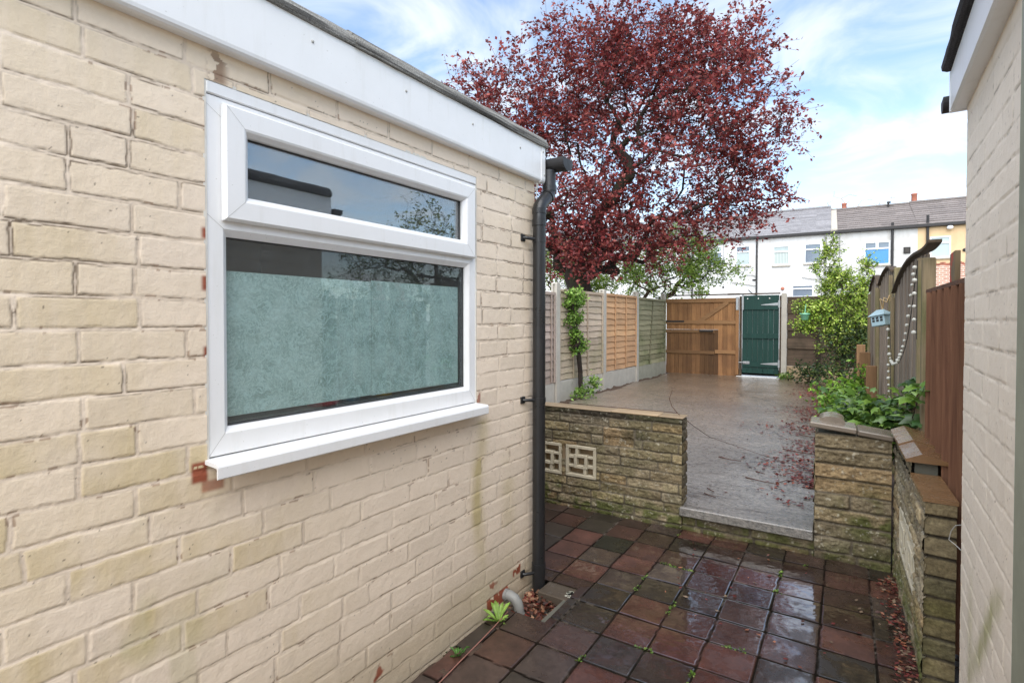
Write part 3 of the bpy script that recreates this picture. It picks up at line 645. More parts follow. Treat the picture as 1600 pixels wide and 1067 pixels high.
# ================================================================== LEFT OUTBUILDING
XL, YC = -1.481, 2.405
CH, Z0 = 0.07705, 0.9729
WY0, WY1, WZ0, WZ1 = 0.718, 1.900, 1.006, 2.030
lb = thing('outbuilding', 'cream painted brick outbuilding with white window and white fascia on the left', 'outbuilding', (-2.6, 0.8, 0.0))
def cream_left(u, v, bid, P, prof, d, dt, db):
    base = np.array([0.825, 0.70, 0.558]); c = np.ones(u.shape+(3,))*base
    c *= (1+(P[bid, 0:1]*0+P[bid][..., 1:2]-.5)*0.07)
    nse = fbm(u*3, v*3, 101, 4); alg = np.clip(sstep(1.35, 0.45, u)*(0.45+0.75*sstep(1.25, 0.75, v))+0.25*sstep(1.8, 2.3, u)*sstep(0.9, 1.6, v), 0, 1)
    alg = np.clip(alg*(0.30+1.2*P[bid][..., 2])*sstep(0.26, 0.56, nse+0.25*(P[bid][..., 3]-.5)), 0, 1)*prof
    vert = fbm(u*40, v*3, 111, 3); alg *= 0.55+0.9*vert
    c = c*(1-alg[..., None]*0.62)+np.array([0.60, 0.48, 0.25])*alg[..., None]*0.62
    green = sstep(0.62, 0.75, fbm(u*6, v*2.5, 121, 4))*sstep(1.0, 0.5, u)*sstep(1.2, 0.5, v)*0.35
    c = c*(1-green[..., None])+np.array([0.36, 0.36, 0.14])*green[..., None]
    # drip streak below the right end of the sill
    st = np.exp(-((u-1.925-0.02*np.sin(v*9))/0.045)**2)*sstep(0.95, 0.88, v)*sstep(0.05, 0.5, v)*(0.35+0.9*fbm(u*25, v*5, 131, 3))*(0.5+0.9*P[bid][..., 2])
    st2 = np.exp(-((u-2.16)/0.06)**2)*sstep(0.8, 0.6, v)*sstep(0.1, 0.3, v)*0.5*P[bid][..., 4]; st = np.clip((st+st2)*.8, 0, 0.8)
    c = c*(1-st[..., None])+np.array([0.50, 0.41, 0.18])*st[..., None]
    low = sstep(0.34, 0.02, v)*(0.3+fbm(u*7, v*7, 141, 4)); low = np.clip(low, 0, 0.75)*0.65
    c = c*(1-low[..., None])+np.array([0.42, 0.34, 0.20])*low[..., None]
    # dirt lodged in the joints and hairline gaps along brick edges
    upz = sstep(0.9, 1.5, v); frac = fbm(u*16, v*16, 151, 4); line = np.exp(-((d-0.0005)/0.0022)**2)
    bias = np.where(db < dt, 1.0, 0.55)
    line = np.exp(-((d+0.0006-0.0045*(fbm(u*60, v*60, 156, 2)-.4))/0.0017)**2); horiz = np.abs(np.minimum(dt, db)-.004-d) < .0018; cr = line*sstep(0.47-0.08*upz, 0.60-0.07*upz, frac)*np.where(horiz, np.where(db < dt, 1.0, .35), .45)*(0.50+0.42*upz)
    heavy = line*sstep(0.57, 0.66, fbm(u*5, v*9, 161, 4))*0.8*upz; cr = np.clip(cr+heavy, 0, 0.92)
    c = c*(1-cr[..., None])+np.array([0.13, 0.09, 0.055])*cr[..., None]
    jd = (1-prof)*sstep(0.45, 0.7, fbm(u*4, v*4, 171, 3))*0.28
    c = c*(1-jd[..., None])+np.array([0.40, 0.31, 0.22])*jd[..., None]
    # paint flaked down to red brick
    def patch(a, b, e, f, s):
        m = sstep(a-.006, a+.006, u)*sstep(b+.006, b-.006, u)*sstep(e-.006, e+.006, v)*sstep(f+.006, f-.006, v); return m*(fbm(u*40, v*40, s, 3) > 0.36)
    red = patch(.675, .716, .945, 1.0, 181)+patch(.70, .76, .915, .945, 182)*.7+patch(1.90, 1.93, 1.0, 1.045, 183)*.8+patch(1.98, 2.16, -.01, .055, 184)+patch(2.20, 2.27, .075, .14, 185)+patch(.705, .722, 1.46, 1.50, 186)+patch(.708, .722, 1.28, 1.31, 187)+patch(.706, .722, 1.60, 1.63, 188)
    red = np.clip(red+(sstep(0.75, 0.79, fbm(u*9, v*9, 191, 4))*sstep(0.28, 0.05, v)), 0, 1)
    c = c*(1-red[..., None])+np.array([0.30, 0.085, 0.045])*(0.7+0.6*fbm(u*50, v*50, 195, 3))[..., None]*red[..., None]
    rust = sstep(.715, .74, u)*sstep(.79, .76, u)*sstep(2.02, 2.035, v)*sstep(2.13, 2.09, v)*0.75*(fbm(u*30, v*30, 201, 3) > .4)
    c = c*(1-rust[..., None])+np.array([0.20, 0.10, 0.05])*rust[..., None]
    chip = sstep(.004, .001, np.abs(d-.001))*(fbm(u*34, v*34, 221, 3) > .70)*(fbm(u*3, v*3, 225, 3) > .46)*.75; c = c*(1-chip[..., None])+np.array([.27, .17, .11])*chip[..., None]
    spk = (fbm(u*130, v*130, 211, 2) > 0.90)*0.7*(fbm(u*4, v*4, 215, 2) > .5); c = c*(1-spk[..., None])+np.array([0.12, 0.09, 0.06])*spk[..., None]
    return c
us = span((-1.2, 0.22, 0.016), (0.22, 1.2, 0.0028), (1.2, YC, 0.0036)); vs_ = span((-0.14, 2.19, 0.0034))
wall = masonry('brick_wall', (XL, 0, 0), (0, 1, 0), (1, 0, 0), us, vs_, Z0-20*CH, CH, stretcher(-1.2, YC), cream_left, lb, M['paint'], joint=0.0075, depth=0.0010, soft=0.0022, wob=0.0038, rough=0.0007, tilt=0.0006, groove=0.0028,
               hole=[(WY0-0.002, WY1+0.002, WZ0-0.012, WZ1)], seed=11)
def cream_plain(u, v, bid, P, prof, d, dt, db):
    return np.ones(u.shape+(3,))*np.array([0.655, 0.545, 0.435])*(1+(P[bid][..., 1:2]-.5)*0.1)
masonry('end_wall', (XL, YC, 0), (-1, 0, 0), (0, 1, 0), span((0.0, 2.5, 0.012)), span((-0.1, 2.19, 0.012)), Z0-20*CH, CH, stretcher(0, 2.5), cream_plain, lb, M['paint'], seed=12)
k = MB(); xi = XL-0.11                                                # masonry core and the dim room behind the window
k.box((xi, -1.2, -0.15), (XL-0.012, WY0-0.004, 2.2)).box((xi, WY1+0.004, -0.15), (XL-0.012, YC-0.012, 2.2)).box((xi, WY0-0.004, -0.15), (XL-0.012, WY1+0.004, WZ0-0.02)).box((xi, WY0-0.004, WZ1+0.004), (XL-0.012, WY1+0.004, 2.2))
k.box((-3.98, YC-0.12, -0.15), (xi, YC-0.012, 2.2)).box((-3.98, -1.2, -0.15), (xi, -1.1, 2.2)).box((-3.98, -1.1, -0.15), (-3.88, YC-0.12, 2.2)).box((-3.88, -1.1, -0.02), (xi, YC-0.12, 0.02)).box((-3.88, -1.1, 2.14), (xi, YC-0.12, 2.2))
k.build('room_shell', M['room'], lb)
k = MB(); k.box((xi-0.10, WY0-0.03, WZ0+0.055), (xi+0.03, WY1+0.03, WZ0+0.075)); k.build('inner_sill', M['upvc'], lb)
# fascia, roof felt, screws
fb = 2.116
k = MB(); prof = [(XL-0.02, fb), (XL+0.026, fb-0.004), (XL+0.035, fb-0.002), (XL+0.041, fb+0.004), (XL+0.043, fb+0.013), (XL+0.043, 2.296), (XL-0.02, 2.296)]
k.prism(prof, (0, -1.2, 0), (1, 0, 0), (0, 0, 1), (0, 1.2+YC+0.03-0.032, 0))
fas = k.build('fascia', M['upvc'], lb)
k = MB(); prof2 = [(a+(0.003 if i in (1, 2, 3, 4, 5) else 0), b-(0.003 if i in (0, 1, 2) else 0)) for i, (a, b) in enumerate(prof)]
k.prism(prof2, (0, YC-0.002, 0), (1, 0, 0), (0, 0, 1), (0, 0.037, 0)); k.build('fascia_corner', M['upvc'], lb)
for y, z, dx in [(y, 2.245 if y < 1.3 else 2.235, .043) for y in (0.2, 0.62, 1.02, 1.42, 1.82, 2.2)]+[(YC+0.012, 2.27, .046), (YC+0.025, 2.15, .046)]:
    k = MB(); k.lathe([(0, 0.0035), (0.004, 0.003), (0.0055, 0)], (0, 0, 0), 10); k.v = [(XL+dx+c, y+a, z+b) for a, b, c in k.v]; k.build('screw', M['joint'], fas)
k = MB(); fp = [(XL-0.02, 2.297), (XL+0.050, 2.297), (XL+0.054, 2.303), (XL+0.050, 2.318), (XL+0.040, 2.332), (XL+0.028, 2.346), (XL+0.006, 2.362), (XL-0.06, 2.374), (XL-0.16, 2.380), (XL-2.5, 2.40), (XL-2.5, 2.20), (XL-0.02, 2.20)]
def wavy(prof, y0, y1, n, amp, seed):
    ys = np.linspace(y0, y1, n); V, F = [], []; m_ = len(prof)
    for i, y in enumerate(ys):
        for j, (a, b) in enumerate(prof):
            f = amp if 1 <= j <= 8 else 0
            V.append((a+(vnoise(np.array(y*9), np.array(j*3.3), seed)-.5)*f, y, b+(vnoise(np.array(y*11+9), np.array(j*2.7), seed+1)-.5)*f))
    for i in range(n-1):
        for j in range(m_): F.append((i*m_+j, i*m_+(j+1) % m_, (i+1)*m_+(j+1) % m_, (i+1)*m_+j))
    F.append(tuple(range(m_))[::-1]); F.append(tuple(range((n-1)*m_, n*m_))); return [tuple(map(float, p)) for p in V], F
V_, F_ = wavy(fp, -1.2, 1.18, 50, 0.006, 40); k.add(V_, F_)
fp2 = [(a+0.004 if 1 <= i <= 8 else a, b+0.003 if 1 < i <= 8 else b) for i, (a, b) in enumerate(fp)]
V_, F_ = wavy(fp2, 1.182, YC+0.05, 34, 0.005, 44); k.add(V_, F_)
k.build('roof_felt', M['felt'], lb)
# window ------------------------------------------------------------
def ring_frame(k, y0, y1, z0, z1, prof, X0, mi=0):
    """Mitred frame: prof is [(left/right inset, bottom inset, top inset, x offset)] swept round the rectangle."""
    V = []
    for (s, b, t, x) in prof: V += [(X0+x, y0+s, z0+b), (X0+x, y1-s, z0+b), (X0+x, y1-s, z1-t), (X0+x, y0+s, z1-t)]
    F = [(i*4+j, i*4+(j+1) % 4, (i+1)*4+(j+1) % 4, (i+1)*4+j) for i in range(len(prof)-1) for j in range(4)]
    k.add(V, F, mi)
    return V
XF = XL-0.003
win = MB()
ring_frame(win, WY0+.002, WY1-.002, WZ0, 1.668, [(0, 0, 0, -0.06), (0, 0, 0, -0.0015), (.0015, .0015, 0, 0), (.044, .058, .034, 0), (.048, .063, .038, -.003), (.0595, .0745, .0535, -.015), (.0605, .0755, .0545, -.035)], XF)
ring_frame(win, WY0+.002, WY1-.002, 1.668, 1.992, [(0, 0, 0, -0.06), (0, 0, 0, -0.0015), (.0015, 0, .0015, 0), (.060, .020, .050, 0), (.060, .020, .050, -.05)], XF)
win.box((XF-0.06, WY0+.002, 1.9945), (XF+0.004, WY1-.002, WZ1-.002), bev=.003)
wf = win.build('window', M['upvc'], lb)
k = MB()
for (a, b, c, d) in ((WY0-.006, WY0+.003, WZ0-.01, WZ1+.004), (WY1-.003, WY1+.006, WZ0-.01, WZ1+.004)): k.box((XF-.02, a, c), (XF+.0022, b, d))
k.box((XF-.02, WY0+.0032, WZ1-.0018), (XF+.0022, WY1-.0032, WZ1+.006)); k.build('sealant', M['sealant'], wf)
k = MB()
def mitre(k, y0, z0, y1, z1, x):
    d = Vector((0, y1-y0, z1-z0)).normalized(); q = Vector((0, -d.z, d.y))*0.0005
    a, b = Vector((x, y0, z0)), Vector((x, y1, z1)); k.add([a-q, b-q, b+q, a+q], [(0, 1, 2, 3)])
def wl_(*a):
    k = MB(); mitre(k, *a); k.build('weld_line', M['joint'], wf)
for sy in (0, 1):
    yo, yi = (WY0+.004, WY0+.048) if sy == 0 else (WY1-.004, WY1-.048)
    wl_(yo, WZ0+.003, yi, WZ0+.061, XF+.0004); wl_(yo, 1.966, yi, 1.966-.03, XF+.0004)
    wl_(yo, 1.668, yi, 1.633, XF+.0004)
CY0, CY1, CZ0, CZ1 = 0.759, 1.874, 1.656, 1.976
for yo, yi, zo, zi in ((CY0+.006, CY0+.06, CZ0+.006, CZ0+.06), (CY0+.006, CY0+.06, CZ1-.006, CZ1-.06), (CY1-.006, CY1-.06, CZ0+.006, CZ0+.06), (CY1-.006, CY1-.06, CZ1-.006, CZ1-.06)): wl_(yo, zo, yi, zi, XF+.0224)
k = MB(); ring_frame(k, CY0, CY1, CZ0, CZ1, [(.012, .012, .012, .001), (0, 0, 0, .003), (0, 0, 0, .015), (.007, .007, .007, .022), (.056, .056, .056, .022), (.062, .062, .062, .019), (.0745, .0745, .0735, .004), (.0755, .0755, .0745, -.022)], XF)
k.build('casement', M['upvc'], wf)
k = MB(); k.box((XF-.031, WY0+.058, WZ0+.073), (XF-.026, WY1-.058, 1.618)); k.build('lower_pane', M['glass'], wf)
k = MB(); k.box((XF-.018, CY0+.073, CZ0+.073), (XF-.013, CY1-.073, CZ1-.072)); k.build('upper_pane', M['glass_clear'], wf)
k = MB(); ring_frame(k, WY0+.0605, WY1-.0605, WZ0+.0755, 1.6145, [(0, 0, 0, -.0185), (.003, .003, .003, -.0255), (.003, .003, .003, -.045)], XF); ring_frame(k, CY0+.0755, CY1-.0755, CZ0+.0755, CZ1-.0745, [(0, 0, 0, -.006), (.003, .003, .003, -.0128), (.003, .003, .003, -.04)], XF)
k.build('seal', M['upvc_seal'], wf)  # dark grey gasket rings round the panes
k = MB(); k.box((XF-.036, WY0+.064, 1.104), (XF-.0335, 1.318, 1.521)).box((XF-.036, 1.3195, 1.102), (XF-.0335, WY1-.088, 1.526)); k.build('privacy_film', M['film'], wf)
k = MB(); sp = [(XL-.06, 1.0045), (XL+.060, .9995), (XL+.0665, .9970), (XL+.0695, .9910), (XL+.0695, .9620), (XL+.0675, .9590), (XL+.0640, .9590), (XL+.0625, .9615), (XL+.0625, .9860), (XL+.0605, .9885), (XL-.06, .9925)]
k.prism(sp, (0, .709, 0), (1, 0, 0), (0, 0, 1), (0, 1.193, 0)); k.build('sill', M['upvc'], lb)
# things on the inner sill, just showing through the film
k = MB(); k.lathe([(0, 0), (.034, 0), (.038, .02), (.038, .13), (.030, .16), (.013, .185), (.013, .215), (0, .215)], (-1.60, 1.45, 1.083), 18); bo = k.build('bottle', M['yellow']); tag(bo, 'yellow bottle on inner sill, faint through the frosted window film', 'bottle')
k = MB(); k.lathe([(0, 0), (.05, 0), (.058, .012), (.060, .05), (.054, .05), (.05, .015), (0, .012)], (-1.585, 1.155, 1.083), 20); bo = k.build('bowl', M['red']); tag(bo, 'small red bowl behind the lower edge of the window film', 'bowl')
k = MB(); k.lathe([(0, 0), (.032, 0), (.036, .02), (.036, .085), (.02, .10), (.02, .12), (0, .12)], (-1.595, 1.285, 1.083), 18); bo = k.build('bottle', M['blue_plastic']); tag(bo, 'pale blue squat bottle faint behind the frosted window film', 'bottle')
# downpipe ------------------------------------------------------------
px, py = XL+.052, 2.368
k = MB(); k.tube([(px, py, -.10), (px, py, 1.900)], .0335, 20); dp = k.build('downpipe', M['black_plastic'], lb)
k = MB()
k.tube([(px, py, 1.895), (px, py, 1.960), (px, py+.004, 1.972), (px, py+.014, 1.984), (px-.002, py+.05, 2.012), (px-.004, py+.098, 2.048), (px-.004, py+.108, 2.060), (px-.004, py+.112, 2.076), (px-.004, py+.112, 2.185)], .035, 20)
k.build('swan_neck', M['black_plastic'], dp)
k = MB()
for z0, z1 in ((1.872, 1.905), (1.935, 1.962)): k.tube([(px, py, z0), (px, py, z1)], .0378, 20)
k.build('pipe_collar', M['black_plastic'], dp); k = MB(); k.tube([(px-.004, py+.112, 2.074), (px-.004, py+.112, 2.105)], .0385, 20); k.tube([(px-.003, py+.083, 2.037), (px-.004, py+.101, 2.051)], .0385, 20)
k.build('pipe_collar', M['black_plastic'], dp); k = MB(); k.tube([(px, py, .055), (px, py, .10)], .0372, 20); k.build('pipe_collar', M['black_plastic'], dp)
for z in (1.800, .962, .055):
    k = MB(); k.tube([(XL-.004, py-.082, z+.004), (XL+.016, py-.080, z+.004), (XL+.030, py-.055, z+.002), (px-.006, py-.025, z)], .0085, 8).tube([(px, py, z-.013), (px, py, z+.013)], .0362, 20).box((XL-.002, py-.100, z-.014), (XL+.008, py-.062, z+.022), bev=.003)
    k.build('bracket', M['black_plastic'], dp)
k = MB(); R = .052; gy, gz = YC+.095, 2.205; pr = []
for i in range(13): a = PI+PI*i/12; pr.append((R*math.cos(a), R*math.sin(a)*.92+.02))
pr += [(R, .034), (R+.004, .038), (R-.006, .036), (R-.006, .02)]; pr = pr[:14]+[(-R, .034)]
k.prism(pr, (-3.7, gy, gz), (0, 1, 0), (0, 0, 1), (3.7+XL+.145, 0, 0), sm=False)
gt = k.build('gutter', M['black_gutter'], lb)
k = MB(); pr2 = [(a*1.06, (b-.02)*1.06+.02) for a, b in pr]; k.prism(pr2, (XL+.120, gy, gz), (0, 1, 0), (0, 0, 1), (.030, 0, 0)); k.build('stop_end', M['black_gutter'], gt)
k = MB(); k.box((XL-2.3, YC+.002, 2.13), (XL+.0, YC+.03, 2.296)); k.build('end_fascia', M['upvc'], lb)
k = MB(); k.tube([(XL+.012, YC+.005, 2.118), (XL+.012, YC+.008, 2.09), (XL+.004, YC+.010, 2.078), (XL-.004, YC+.012, 2.076)], .0065, 8).tube([(XL+.005, YC+.012, 2.078), (XL+.005, YC+.012, 2.02)], .003, 6); k.build('cable_clip', M['upvc'], lb)
# waste pipe elbow low on the wall
k = MB(); a = [(XL-.01, 2.135, .016), (XL+.028, 2.137, .018), (XL+.052, 2.139, .010), (XL+.068, 2.140, -.008), (XL+.076, 2.141, -.034), (XL+.078, 2.142, -.085)]
k.tube(a, .0255, 16).tube([(XL-.004, 2.135, .0165), (XL+.014, 2.136, .0175)], .0285, 16).tube([(XL+.0775, 2.142, -.052), (XL+.078, 2.142, -.085)], .0285, 16); k.build('waste_pipe', M['grey_plastic'], lb)

# ================================================================== RIGHT BUILDING
XR, YR = 0.280, 2.410
rb = thing('outbuilding', 'pale painted brick building with white soffit at right edge of view', 'outbuilding', (1.4, 0.8, 0.0))
def cream_right(u, v, bid, P, prof, d, dt, db):
    c = np.ones(u.shape+(3,))*np.array([0.85, 0.74, 0.605]); c *= (1+(P[bid][..., 1:2]-.5)*0.06)
    line = np.exp(-((d-0.0005)/0.002)**2); cr = line*sstep(0.54, 0.64, fbm(u*16, v*16, 251, 4))*np.where(db < dt, 0.7, 0.35)*sstep(0.6, 1.5, v)
    c = c*(1-cr[..., None])+np.array([0.16, 0.11, 0.07])*cr[..., None]
    st = (np.exp(-((u-1.95+(v-.5)*.9)/.05)**2)*sstep(.75, .62, v)*sstep(.2, .45, v)+np.exp(-((u-2.2)/.05)**2)*sstep(.7, .4, v)*.5)*(0.3+fbm(u*30, v*5, 261, 3)); st = np.clip(st, 0, .8)
    c = c*(1-st[..., None])+np.array([0.38, 0.36, 0.16])*st[..., None]
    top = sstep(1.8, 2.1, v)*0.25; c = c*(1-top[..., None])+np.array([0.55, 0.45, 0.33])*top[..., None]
    spk = (fbm(u*130, v*130, 271, 2) > 0.87)*0.6; c = c*(1-spk[..., None])+np.array([0.2, 0.1, 0.07])*spk[..., None]
    return c
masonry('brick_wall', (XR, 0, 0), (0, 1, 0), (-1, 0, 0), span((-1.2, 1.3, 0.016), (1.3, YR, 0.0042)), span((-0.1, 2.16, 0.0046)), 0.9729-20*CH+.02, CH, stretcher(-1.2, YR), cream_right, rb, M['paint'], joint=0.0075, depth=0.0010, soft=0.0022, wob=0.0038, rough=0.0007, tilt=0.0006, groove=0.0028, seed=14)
masonry('end_wall', (XR, YR, 0), (1, 0, 0), (0, 1, 0), span((0.0, 2.4, 0.015)), span((-0.1, 2.16, 0.015)), 0.9729-20*CH+.02, CH, stretcher(0, 2.4), cream_plain, rb, M['paint'], seed=15)
k = MB(); k.box((XR+.012, -1.2, -.1), (XR+2.4, YR-.012, 2.26)); k.build('room_shell', M['room'], rb)
k = MB(); k.prism([(XR+.02, 2.124), (XR-.036, 2.120), (XR-.045, 2.124), (XR-.045, 2.262), (XR+.02, 2.262)], (0, -1.2, 0), (1, 0, 0), (0, 0, 1), (0, 1.2+YR+.012, 0)); fr_ = k.build('fascia', M['upvc'], rb)
k = MB(); k.box((XR-.047, YR+.0125, 2.118), (XR+2.4, YR+.03, 2.262), bev=.003); k.build('fascia_corner', M['upvc'], rb)
k = MB(); fpr = [(XR+.0, 2.263), (XR-.056, 2.263), (XR-.068, 2.270), (XR-.072, 2.286), (XR-.066, 2.302), (XR-.050, 2.320), (XR-.030, 2.334), (XR+.03, 2.342), (XR+.2, 2.35), (XR+2.4, 2.37), (XR+2.4, 2.2)]
V_, F_ = wavy(fpr, -1.2, YR+.02, 70, 0.005, 60); k.add(V_, F_); k.build('roof_felt', M['felt_dark'], rb)
k = MB(); pr = [(.038*math.cos(PI+PI*i/12), .038*math.sin(PI+PI*i/12)+.02) for i in range(13)]+[(.038, .03), (-.038, .03)]
k.prism(pr, (XR-.062, YR+.08, 2.155), (0, 1, 0), (0, 0, 1), (2.4, 0, 0)); k.build('gutter', M['black_gutter'], rb)
k = MB(); k.tube([(XR-.002, YR-.01, .665), (XR-.012, YR+.03, .648), (XR-.022, YR+.05, .62), (XR-.028, YR+.055, .585), (XR-.012, YR+.04, .576), (XR-.001, YR-.005, .575)], .0016, 6); k.build('wire_loop', M['joint'], rb)
k = MB(); k.box((XR-.036, 1.20, -.05), (XR+.004, 1.43, 2.10), bev=.012); jb = k.build('timber_post', M['jamb']); tag(jb, 'grey green weathered timber post fixed against the right brick wall', 'post')

# ================================================================== STONE GARDEN WALLS
GA = 0.045; gn = Vector((-math.sin(GA), math.cos(GA), 0)); ge = Vector((math.cos(GA), math.sin(GA), 0))
def blocks(u0, u1, L=0.30):
    def rows(k, rs):
        q = rs.rand(300); x = u0-L*(0.5 if k % 2 else 0.0)-L-q[0]*.1; o = [x]; i = 1
        while x < u1+L: x += L*(0.55+0.75*q[i]); o.append(x); i += 1
        return o
    return rows
OCH = np.array([lin(*q)[:3] for q in ((146, 134, 110), (134, 122, 98), (156, 141, 112), (122, 112, 92), (150, 130, 100), (142, 132, 112), (130, 118, 94))])
def stone_col(soot, green, seed):
    def f(u, v, bid, P, prof, d, dt, db):
        c = OCH[(P[bid, 2]*6.99).astype(int)]*(0.85+0.3*P[bid][..., 3:4])
        nz = fbm(u*22, v*22, seed, 4); c = c*(0.7+0.6*nz)[..., None]
        s = np.clip(soot(u, v)*(0.4+1.2*fbm(u*14, v*6, seed+5, 4)), 0, .92); c = c*(1-s[..., None])+np.array([0.035, 0.030, 0.024])*s[..., None]
        gr = np.clip(green(u, v)*sstep(.35, .6, fbm(u*9, v*9, seed+9, 4)), 0, .9); c = c*(1-gr[..., None])+np.array([0.085, 0.10, 0.025])*gr[..., None]
        lich = (fbm(u*60, v*60, seed+15, 3) > .74)*.5; c = c*(1-lich[..., None])+np.array([.5, .48, .4])*lich[..., None]
        j = np.array([0.13, 0.112, 0.085]); return c*prof[..., None]+j*(1-prof[..., None])
    return f
WO = gn*(3.53*math.cos(GA)); S1, HW = -0.846, 0.727
lw = thing('stone_wall', 'rock faced garden wall with two pierced screen blocks, left of the step', 'garden wall', tuple(WO), GA)
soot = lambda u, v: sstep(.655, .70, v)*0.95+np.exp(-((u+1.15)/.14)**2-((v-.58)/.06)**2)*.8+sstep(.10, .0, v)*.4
green = lambda u, v: .22+sstep(.2, .02, v)*.9+sstep(-1.4, -1.9, u)*sstep(.3, .1, v)*.6
SBs = [(-1.965, -1.720), (-1.692, -1.446)]; SZ0, SZ1 = .228, .466
masonry('stone_face', (0, 0, 0), (1, 0, 0), (0, -1, 0), span((-3.75, -2.2, .02), (-2.2, S1, .0052)), span((-.04, HW, .0052)), -.04, .0665, blocks(-3.75, S1, .34), stone_col(soot, green, 400), lw, M['stone'], joint=.005, depth=.006, soft=.007, wob=.004, rock=.0085, rock_s=26, rough=.001, tilt=.004,
        hole=[(a, b, SZ0, SZ1) for a, b in SBs], seed=21, merges=[(8, -1.40, -1.17)], local=True)
masonry('stone_end', (S1, 0, 0), (0, 1, 0), (1, 0, 0), span((0, .135, .006)), span((-.04, HW, .006)), -.04, .0765, lambda k, rs: [-.1, .3], stone_col(lambda u, v: .45+0*u, green, 410), lw, M['stone'], joint=.008, depth=.008, rock=.006, rock_s=34, rough=.001, seed=22, local=True)
k = MB(); k.box((-3.75, .018, -.04), (SBs[0][0], .13, HW-.004)).box((SBs[0][0], .018, -.04), (S1-.012, .13, SZ0)).box((SBs[0][0], .018, SZ1), (S1-.012, .13, HW-.004)).box((SBs[1][1], .018, SZ0), (S1-.012, .13, SZ1)); k.build('wall_core', M['concrete_green'], lw, local=True)
k = MB(); x = -3.75; rs = np.random.RandomState(3)
while x < S1-.05:
    w = min(.28+.15*rs.rand(), S1+.006-x); w = S1+.006-x if S1-x-w < .1 else w
    k.box((x+.001, -.004+rs.rand()*.005, HW), (x+w-.001, .138, HW+.008+rs.rand()*.006), t=.75+.5*rs.rand(), bev=.004); x += w
k.build('coping', M['coping_dry'], lw, local=True)
def screen(k, x0, x1, z0, z1, y0, y1):
    w = (x1-x0); h = (z1-z0); t = .105*w
    X_ = lambda a: x0+a*w; Z_ = lambda a: z0+a*h
    B = lambda a, b, c, e: k.box((X_(a), y0, Z_(c)), (X_(b), y1, Z_(e)), bev=.003)
    B(0, 1, 0, .10); B(0, 1, .90, 1); B(0, .10, .1002, .8998); B(.90, 1, .1002, .8998)
    k.box((X_(.28), y0-.002, Z_(.28)), (X_(.38), y1-.002, Z_(.72)), bev=.003); k.box((X_(.62), y0-.002, Z_(.28)), (X_(.72), y1-.002, Z_(.72)), bev=.003)
    k.box((X_(.3802), y0-.002, Z_(.28)), (X_(.6198), y1-.002, Z_(.38)), bev=.003); k.box((X_(.3802), y0-.002, Z_(.62)), (X_(.6198), y1-.002, Z_(.72)), bev=.003)
    k.box((X_(.1002), y0+.002, Z_(.58)), (X_(.2798), y1, Z_(.68)), bev=.003); k.box((X_(.7202), y0+.002, Z_(.32)), (X_(.8998), y1, Z_(.42)), bev=.003)
    k.box((X_(.32), y0+.002, Z_(.7202)), (X_(.42), y1, Z_(.8998)), bev=.003); k.box((X_(.58), y0+.002, Z_(.1002)), (X_(.68), y1, Z_(.2798)), bev=.003)
    B(.1002, .2798, .30, .38); B(.7202, .8998, .62, .70)
for a, b in SBs:
    k = MB(); screen(k, a+.003, b-.003, SZ0+.003, SZ1-.003, -.006, .040); k.build('screen_block', M['screen'], lw, local=True)
k = MB(); k.box((SBs[0][0], .048, SZ0), (SBs[1][1], .128, SZ1)); k.box((SBs[0][1], .0, SZ0), (SBs[1][0], .047, SZ1), t=.7); k.build('backing_board', M['coping_dry'], lw, local=True)
# step between the walls
PL, PR = -0.088, 0.276
st = thing('step', 'concrete step slab up to the yard, between two stone walls', 'step', tuple(WO), GA)
k = MB(); k.box((S1-.012, -.022, .096), (PL-.004, .26, .1555), bev=.006); k.build('tread', M['concrete_wet'], st, local=True)
masonry('riser', (0, .016, 0), (1, 0, 0), (0, -1, 0), span((S1, PL, .006)), span((-.04, .096, .006)), -.04, .068, blocks(S1, PL, .45), stone_col(lambda u, v: .35+0*u, lambda u, v: .8+0*u, 420), st, M['stone'], joint=.009, depth=.010, rock=.009, rock_s=26, rough=.001, seed=23, local=True)
# right pier
pr_ = thing('stone_wall', 'mossy rock faced pier with slab coping, right of the step', 'garden wall', tuple(WO), GA)
gsoot = lambda u, v: sstep(.06, 0, v)*.4+.1
ggreen = lambda u, v: np.exp(-((u-.2)/.16)**2-((v-.26)/.15)**2)*1.1+sstep(.15, .0, v)*.7
masonry('stone_face', (0, 0, 0), (1, 0, 0), (0, -1, 0), span((PL, PR, .0046)), span((-.04, .728, .0046)), -.04, .0853, lambda k, rs: [-.6, -.6+.05*rs.rand(), PL-.02]+([.08+.04*rs.rand()] if k in (4, 0, 1) else [])+[.6], stone_col(gsoot, ggreen, 430), pr_, M['stone'], joint=.007, depth=.009, soft=.008, wob=.004, rock=.009, rock_s=24, rough=.001, tilt=.004, seed=24, local=True)
masonry('stone_end', (PL, 0, 0), (0, 1, 0), (-1, 0, 0), span((0, .22, .006)), span((-.04, .728, .006)), -.04, .0853, lambda k, rs: [-.3, .5], stone_col(gsoot, lambda u, v: .4+0*u, 440), pr_, M['stone'], joint=.009, depth=.010, rock=.008, rock_s=26, rough=.001, seed=25, local=True)
k = MB(); k.box((PL+.012, .016, -.04), (PR, .21, .724)); k.build('wall_core', M['concrete_green'], pr_, local=True)
k = MB(); mt = Matrix.Translation((0, 0, .766)) @ Matrix.Rotation(math.radians(5.2), 4, 'Y'); k.box((PL-.03, -.022, -.015), (.115, .19, .016), bev=.006, mat=mt); mt = Matrix.Translation((0, 0, .764)) @ Matrix.Rotation(math.radians(6.5), 4, 'Y'); k.box((.118, -.020, -.014), (PR+.01, .19, .016), bev=.006, mat=mt, t=.8)
k.build('coping', M['coping_grey'], pr_, local=True)
k = MB(); pts = []
